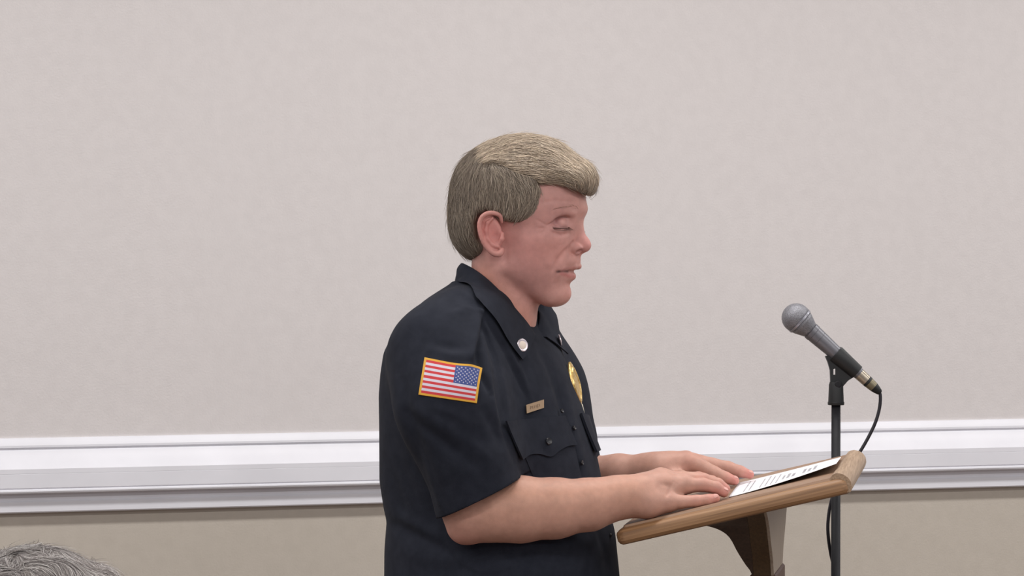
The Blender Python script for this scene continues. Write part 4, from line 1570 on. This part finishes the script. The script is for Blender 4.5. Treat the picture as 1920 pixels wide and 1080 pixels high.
near_top = [(865, 494, -.012), (866, 494, .018), (884, 503, .043), (906, 517, .056), (930, 538, .061), (952, 561, .058), (972, 584, .050), (988, 603, .038), (1004, 626, .020)]
near_bot = [(857, 533, -.02), (857, 537, .030), (868, 544, .066), (890, 560, .084), (908, 580, .092), (928, 605, .094), (942, 630, .091), (953, 648, .087), (975, 676, .074)]
far_top = [(865, 494, .012), (870, 496, -.018), (890, 506, -.043), (930, 530, -.058), (968, 552, -.062), (996, 570, -.060), (1013, 584, -.052), (1014, 604, -.034), (1006, 628, -.012)]
far_bot = [(857, 533, .02), (862, 540, -.030), (880, 552, -.072), (930, 570, -.100), (975, 590, -.112), (1010, 605, -.112), (1034, 622, -.106), (1050, 640, -.098), (1066, 664, -.084)]
col_objs = []
for side_n, tp, bt in (('near', near_top, near_bot), ('far', far_top, far_bot)):
    bpts = [cpt(*q) for q in bt]
    if side_n == 'near':
        for i_ in range(3, len(bt)):
            q_ = SH.trace(np.array([float(bt[i_][0])]), np.array([float(bt[i_][1])]), 4.22)[0]
            bpts[i_] = q_ + SH.grad(q_[None])[0] * .0050
    T = spline([cpt(*q) for q in tp], 48); Bo = spline(bpts, 48)
    cen = W(935, 560, 4.60)
    rowsn = 12
    G = np.zeros((rowsn, 48, 3))
    out = (T + Bo) / 2 - cen; out[:, 2] = 0; out /= np.linalg.norm(out, axis=1)[:, None]
    for i in range(rowsn):
        a = i / (rowsn - 1)
        G[i] = (1 - a) * T + a * Bo + out * (.0055 * math.sin(a * math.pi)) + out * .0012 * math.sin(a * 9)
    for _ in range(3):       # rest on the cloth
        g_ = SH.grad(G); dd = SH(G)
        need = np.clip((.0030 + .0028 * np.linspace(0, 1, rowsn)[:, None]) - dd, 0, .03) * (dd > -.03) * (np.linspace(0, 1, rowsn)[:, None] > .12) * np.clip((np.arange(48)[None, :] - 7) / 6, 0, 1) * (.6 if side_n == 'near' else 1)
        G = G + g_ * need[..., None]
    Bo = G[-1].copy(); Gleaf = G.copy()
    nn_ = np.broadcast_to(out[None], G.shape)
    V, F = sheet(G, .0030, nn_)
    o = mesh_obj('collar_leaf', V, F, M['shirt'], shirt, True)
    o.data.set_sharp_from_angle(angle=math.radians(60))
    # inner stand: from the roll line down inside to the neck hole
    Bi = T - out * .007 - np.array([0, 0, .030])
    G = np.zeros((6, 48, 3))
    for i in range(6):
        a = i / 5
        G[i] = (1 - a) * (T - out * .0012) + a * Bi
    V, F = sheet(G, .0016, np.broadcast_to(out[None], G.shape))
    o2 = mesh_obj('collar_stand', V, F, M['shirt'], shirt, True)
    o2.data.set_sharp_from_angle(angle=math.radians(60))
    col_objs.append((G.copy() if False else Gleaf, Bo, out))

# round pins on the collar points
for (Gl, Bo, out), pu, pv in ((col_objs[0], 977, 648), (col_objs[1], 1045, 640)):
    uu, vv = proj(Gl.reshape(-1, 3))
    kk = np.argmin((uu - pu) ** 2 + (vv - pv) ** 2); a = kk % 48
    p = Gl.reshape(-1, 3)[kk] + out[a] * .0030
    p0 = p.copy()
    d = out[a] * .8 + (SH.grad(p[None])[0]) * .5; d /= np.linalg.norm(d)
    po = Geo().lathe(p, d, [(0, .0098), (.0012, .0100), (.0018, .0090), (.0016, .0082)], 28).build('collar_pin', M['silver'], shirt, autosmooth=30)
    po['label'] = 'round silver collar pin'
    Geo().lathe(p + d * .001, d, [(0, .0066), (.0010, .0064), (.0016, .0045), (.0018, .001)], 20).build('pin_centre', mat('pale_enamel', srgb(236, 222, 208), .4), po, autosmooth=30)

# badge on the far breast
bc = W(1078, 722, 4.62)
bn = BF.F * .97 - BF.R * .08 + BF.H * .24; bn /= np.linalg.norm(bn)
bu = BF.H - BF.F * .42; bu -= bn * np.dot(bu, bn); bu /= np.linalg.norm(bu)
br_ = np.cross(bu, bn)
outl = []
for i in range(48):
    t = 2 * math.pi * i / 48
    rx = .024 * (1 + .05 * math.cos(4 * t)); rz = .036 * (1 + .06 * math.cos(4 * t))
    outl.append((rx * math.sin(t), rz * math.cos(t)))
V = [bc + bn * .0045]; F = []
for k, (sc_, h) in enumerate(((.35, .0042), (.62, .0036), (.66, .0048), (.74, .0048), (.78, .0030), (.93, .0022), (1.0, .0008), (1.0, -.0015))):
    for x, z in outl: V.append(bc + br_ * x * sc_ + bu * z * sc_ + bn * h)
for k in range(7):
    for i in range(48):
        F.append((1 + k * 48 + i, 1 + k * 48 + (i + 1) % 48, 1 + (k + 1) * 48 + (i + 1) % 48, 1 + (k + 1) * 48 + i))
F += [(0, 1 + (i + 1) % 48, 1 + i) for i in range(48)] + [tuple(1 + 7 * 48 + i for i in range(48))]
g = Geo(); g.add(V, F)
bo = g.build('badge', M['gold'], shirt, autosmooth=35); bo['label'] = 'gold badge seen nearly edge on'
Geo().box(bc - bu * .040 + bn * .001, [br_, bu, bn], (.013, .0085, .0012), .0006).build('badge_bar', mat('pale_metal', srgb(232, 224, 205), .35, .3), bo)

# ---- trousers and shoes (below the picture)
TR = Solid()
TR.ell(BF.c + [0.0, 0, -.40], (.165, .195, .16), BF.axes(), .05)
for sg in (1, -1):
    hip = BF.c + BF.R * .095 * sg + [0, 0, -.45]
    kn = np.array([hip[0] + .02, hip[1], .50]); an = np.array([hip[0] - .01, hip[1], .09])
    TR.chain([hip, kn, an], [.105, .078, .062], .03, .04)
V_, F_ = TR.mesh(BF.c + [-.3, -.35, -BF.c[2] + .02], BF.c + [.3, .35, -.25], .012)
mesh_obj('trousers', V_, F_, M['trousers'], man, True)
for sg in (1, -1):
    hip = BF.c + BF.R * .095 * sg
    S_ = Solid()
    heel = np.array([hip[0] - .02, hip[1], .05])
    S_.chain([heel, heel + BF.F * .10 + [0, 0, .0], heel + BF.F * .20 - [0, 0, .012]], [.044, .046, .036], .02)
    S_.custom(lambda P: .004 - P[..., 2], k=.004, how='i')
    V_, F_ = S_.mesh(heel - .12, heel + [.32, .12, .10], .006)
    mesh_obj('shoe', V_, F_, M['leather'], man, True)

# ================================================================== listener seated in front
AF = Frame(80, 1120, 2.55, 80)
aud = empty('person', (W(52, 1120, 2.55)[0], 2.55, 0), 'person with short wavy grey hair, only the crown showing, seated in front of the wall', 'person')
ac = W(52, 1260, 2.55)
A = Solid()
A.ell(ac + [0, 0, -.010], (.072, .090, .098), None, .01)
A.ell(ac + [0, .045, -.070], (.055, .055, .075), None, .03)
A.cap(ac + [0, .0, -.08], ac + [0, -.03, -.22], .058, .065, .03)
A.cap(ac + [-.14, -.03, -.27], ac + [.14, -.03, -.27], .055, .055, .04)
for sx in (-1, 1):
    A.ell(ac + [.076 * sx, .005, -.03], (.008, .018, .03), None, .005)
V_, F_ = A.mesh(ac - [.26, .16, .36], ac + [.26, .16, .12], .005)
au_b = mesh_obj('body', V_, F_, M['skin'], aud, True, np.tile(base_c, (len(V_), 1)))
K = Solid()
K.ell(ac + [0, -.03, -.52], (.19, .12, .26), None, .03)
for sx in (-1, 1):
    K.chain([ac + [.14 * sx, -.03, -.29], ac + [.22 * sx, -.01, -.52], ac + [.16 * sx, .18, -.62]], [.07, .055, .045], .03, .06)
K.cap(ac + [0, .0, -.15], ac + [0, -.015, -.24], .066, .095, .02)
K.cap(ac + [0, .01, -.10], ac + [0, -.005, -.18], .052, .06, .004, 's')
V_, F_ = K.mesh(ac - [.32, .20, .84], ac + [.32, .28, -.10], .008)
mesh_obj('sweater', V_, F_, M['cloth2'], aud, True)
L_ = Solid()
for sx in (-1, 1):
    L_.chain([ac + [.09 * sx, -.02, -.76], ac + [.12 * sx, .40, -.78], np.array([ac[0] + .12 * sx, ac[1] + .42, .08])], [.095, .075, .055], .03)
V_, F_ = L_.mesh([ac[0] - .3, ac[1] - .2, .02], [ac[0] + .3, ac[1] + .55, ac[2] - .6], .012)
mesh_obj('trousers', V_, F_, M['trousers'], aud, True)
AH = Solid()
AH.ell(ac + [0, -.004, .004], (.080, .099, .100), None, .01)
AH.ell(W(82, 1092, 2.53), (.036, .070, .0240), None, .02)
AH.ell(W(20, 1107, 2.53), (.040, .070, .0250), None, .02)
AH.ell(W(180, 1108, 2.56), (.0170, .050, .0180), None, .006)
AH.ell(W(160, 1142, 2.56), (.030, .060, .030), None, .02)
AH.custom(lambda P: (P[..., 1] - (ac[1] + .055)) * .8 + np.clip(-(P[..., 2] - ac[2] - .03), -.1, .1), k=.02, how='i')
V_, F_ = AH.mesh(ac - [.16, .18, .14], ac + [.16, .18, .17], .0035)
k1 = np.array([90.0, 40, 30])
V_ = V_ + vnormals(V_, F_) * (.0022 * np.sin(V_ @ np.array([110., 60, 30])) * np.sin(V_ @ np.array([-40., 90, 70])))[:, None]
ah = mesh_obj('hair', V_, F_, M['hair'], aud, True, np.tile(np.array(srgb(112, 106, 102)[:3]), (len(V_), 1)))
crown = ac + np.array([-.02, -.03, .10])


def aflow(P):
    q = P - crown
    d = np.stack([q[:, 0], q[:, 1], q[:, 2] - .05], -1)
    w = np.stack([np.sin(P @ np.array([160., 50, 110])), np.sin(P @ np.array([-110., 120, 60]) + 1), np.sin(P @ np.array([130., -60, 150]) + 2)], -1)
    d = np.tile(np.array([[.9, -.35, -.25]]), (len(P), 1)) + np.clip((P[:, :1] - crown[0]) / .05, -1, 1) * np.array([[0, 0, -.7]])
    return d + .9 * w


V2, F2, c2 = strands(AH, V_[V_[:, 2] > W(0, 1135, 2.55)[2]], aflow, 16000, (.016, .040), .00017,
                     [(116, 110, 108), (142, 138, 136), (92, 86, 82), (128, 122, 120), (78, 72, 70), (156, 152, 148), (104, 98, 96)], lift=(.0002, .0034), jitter=.18, stray=.05)
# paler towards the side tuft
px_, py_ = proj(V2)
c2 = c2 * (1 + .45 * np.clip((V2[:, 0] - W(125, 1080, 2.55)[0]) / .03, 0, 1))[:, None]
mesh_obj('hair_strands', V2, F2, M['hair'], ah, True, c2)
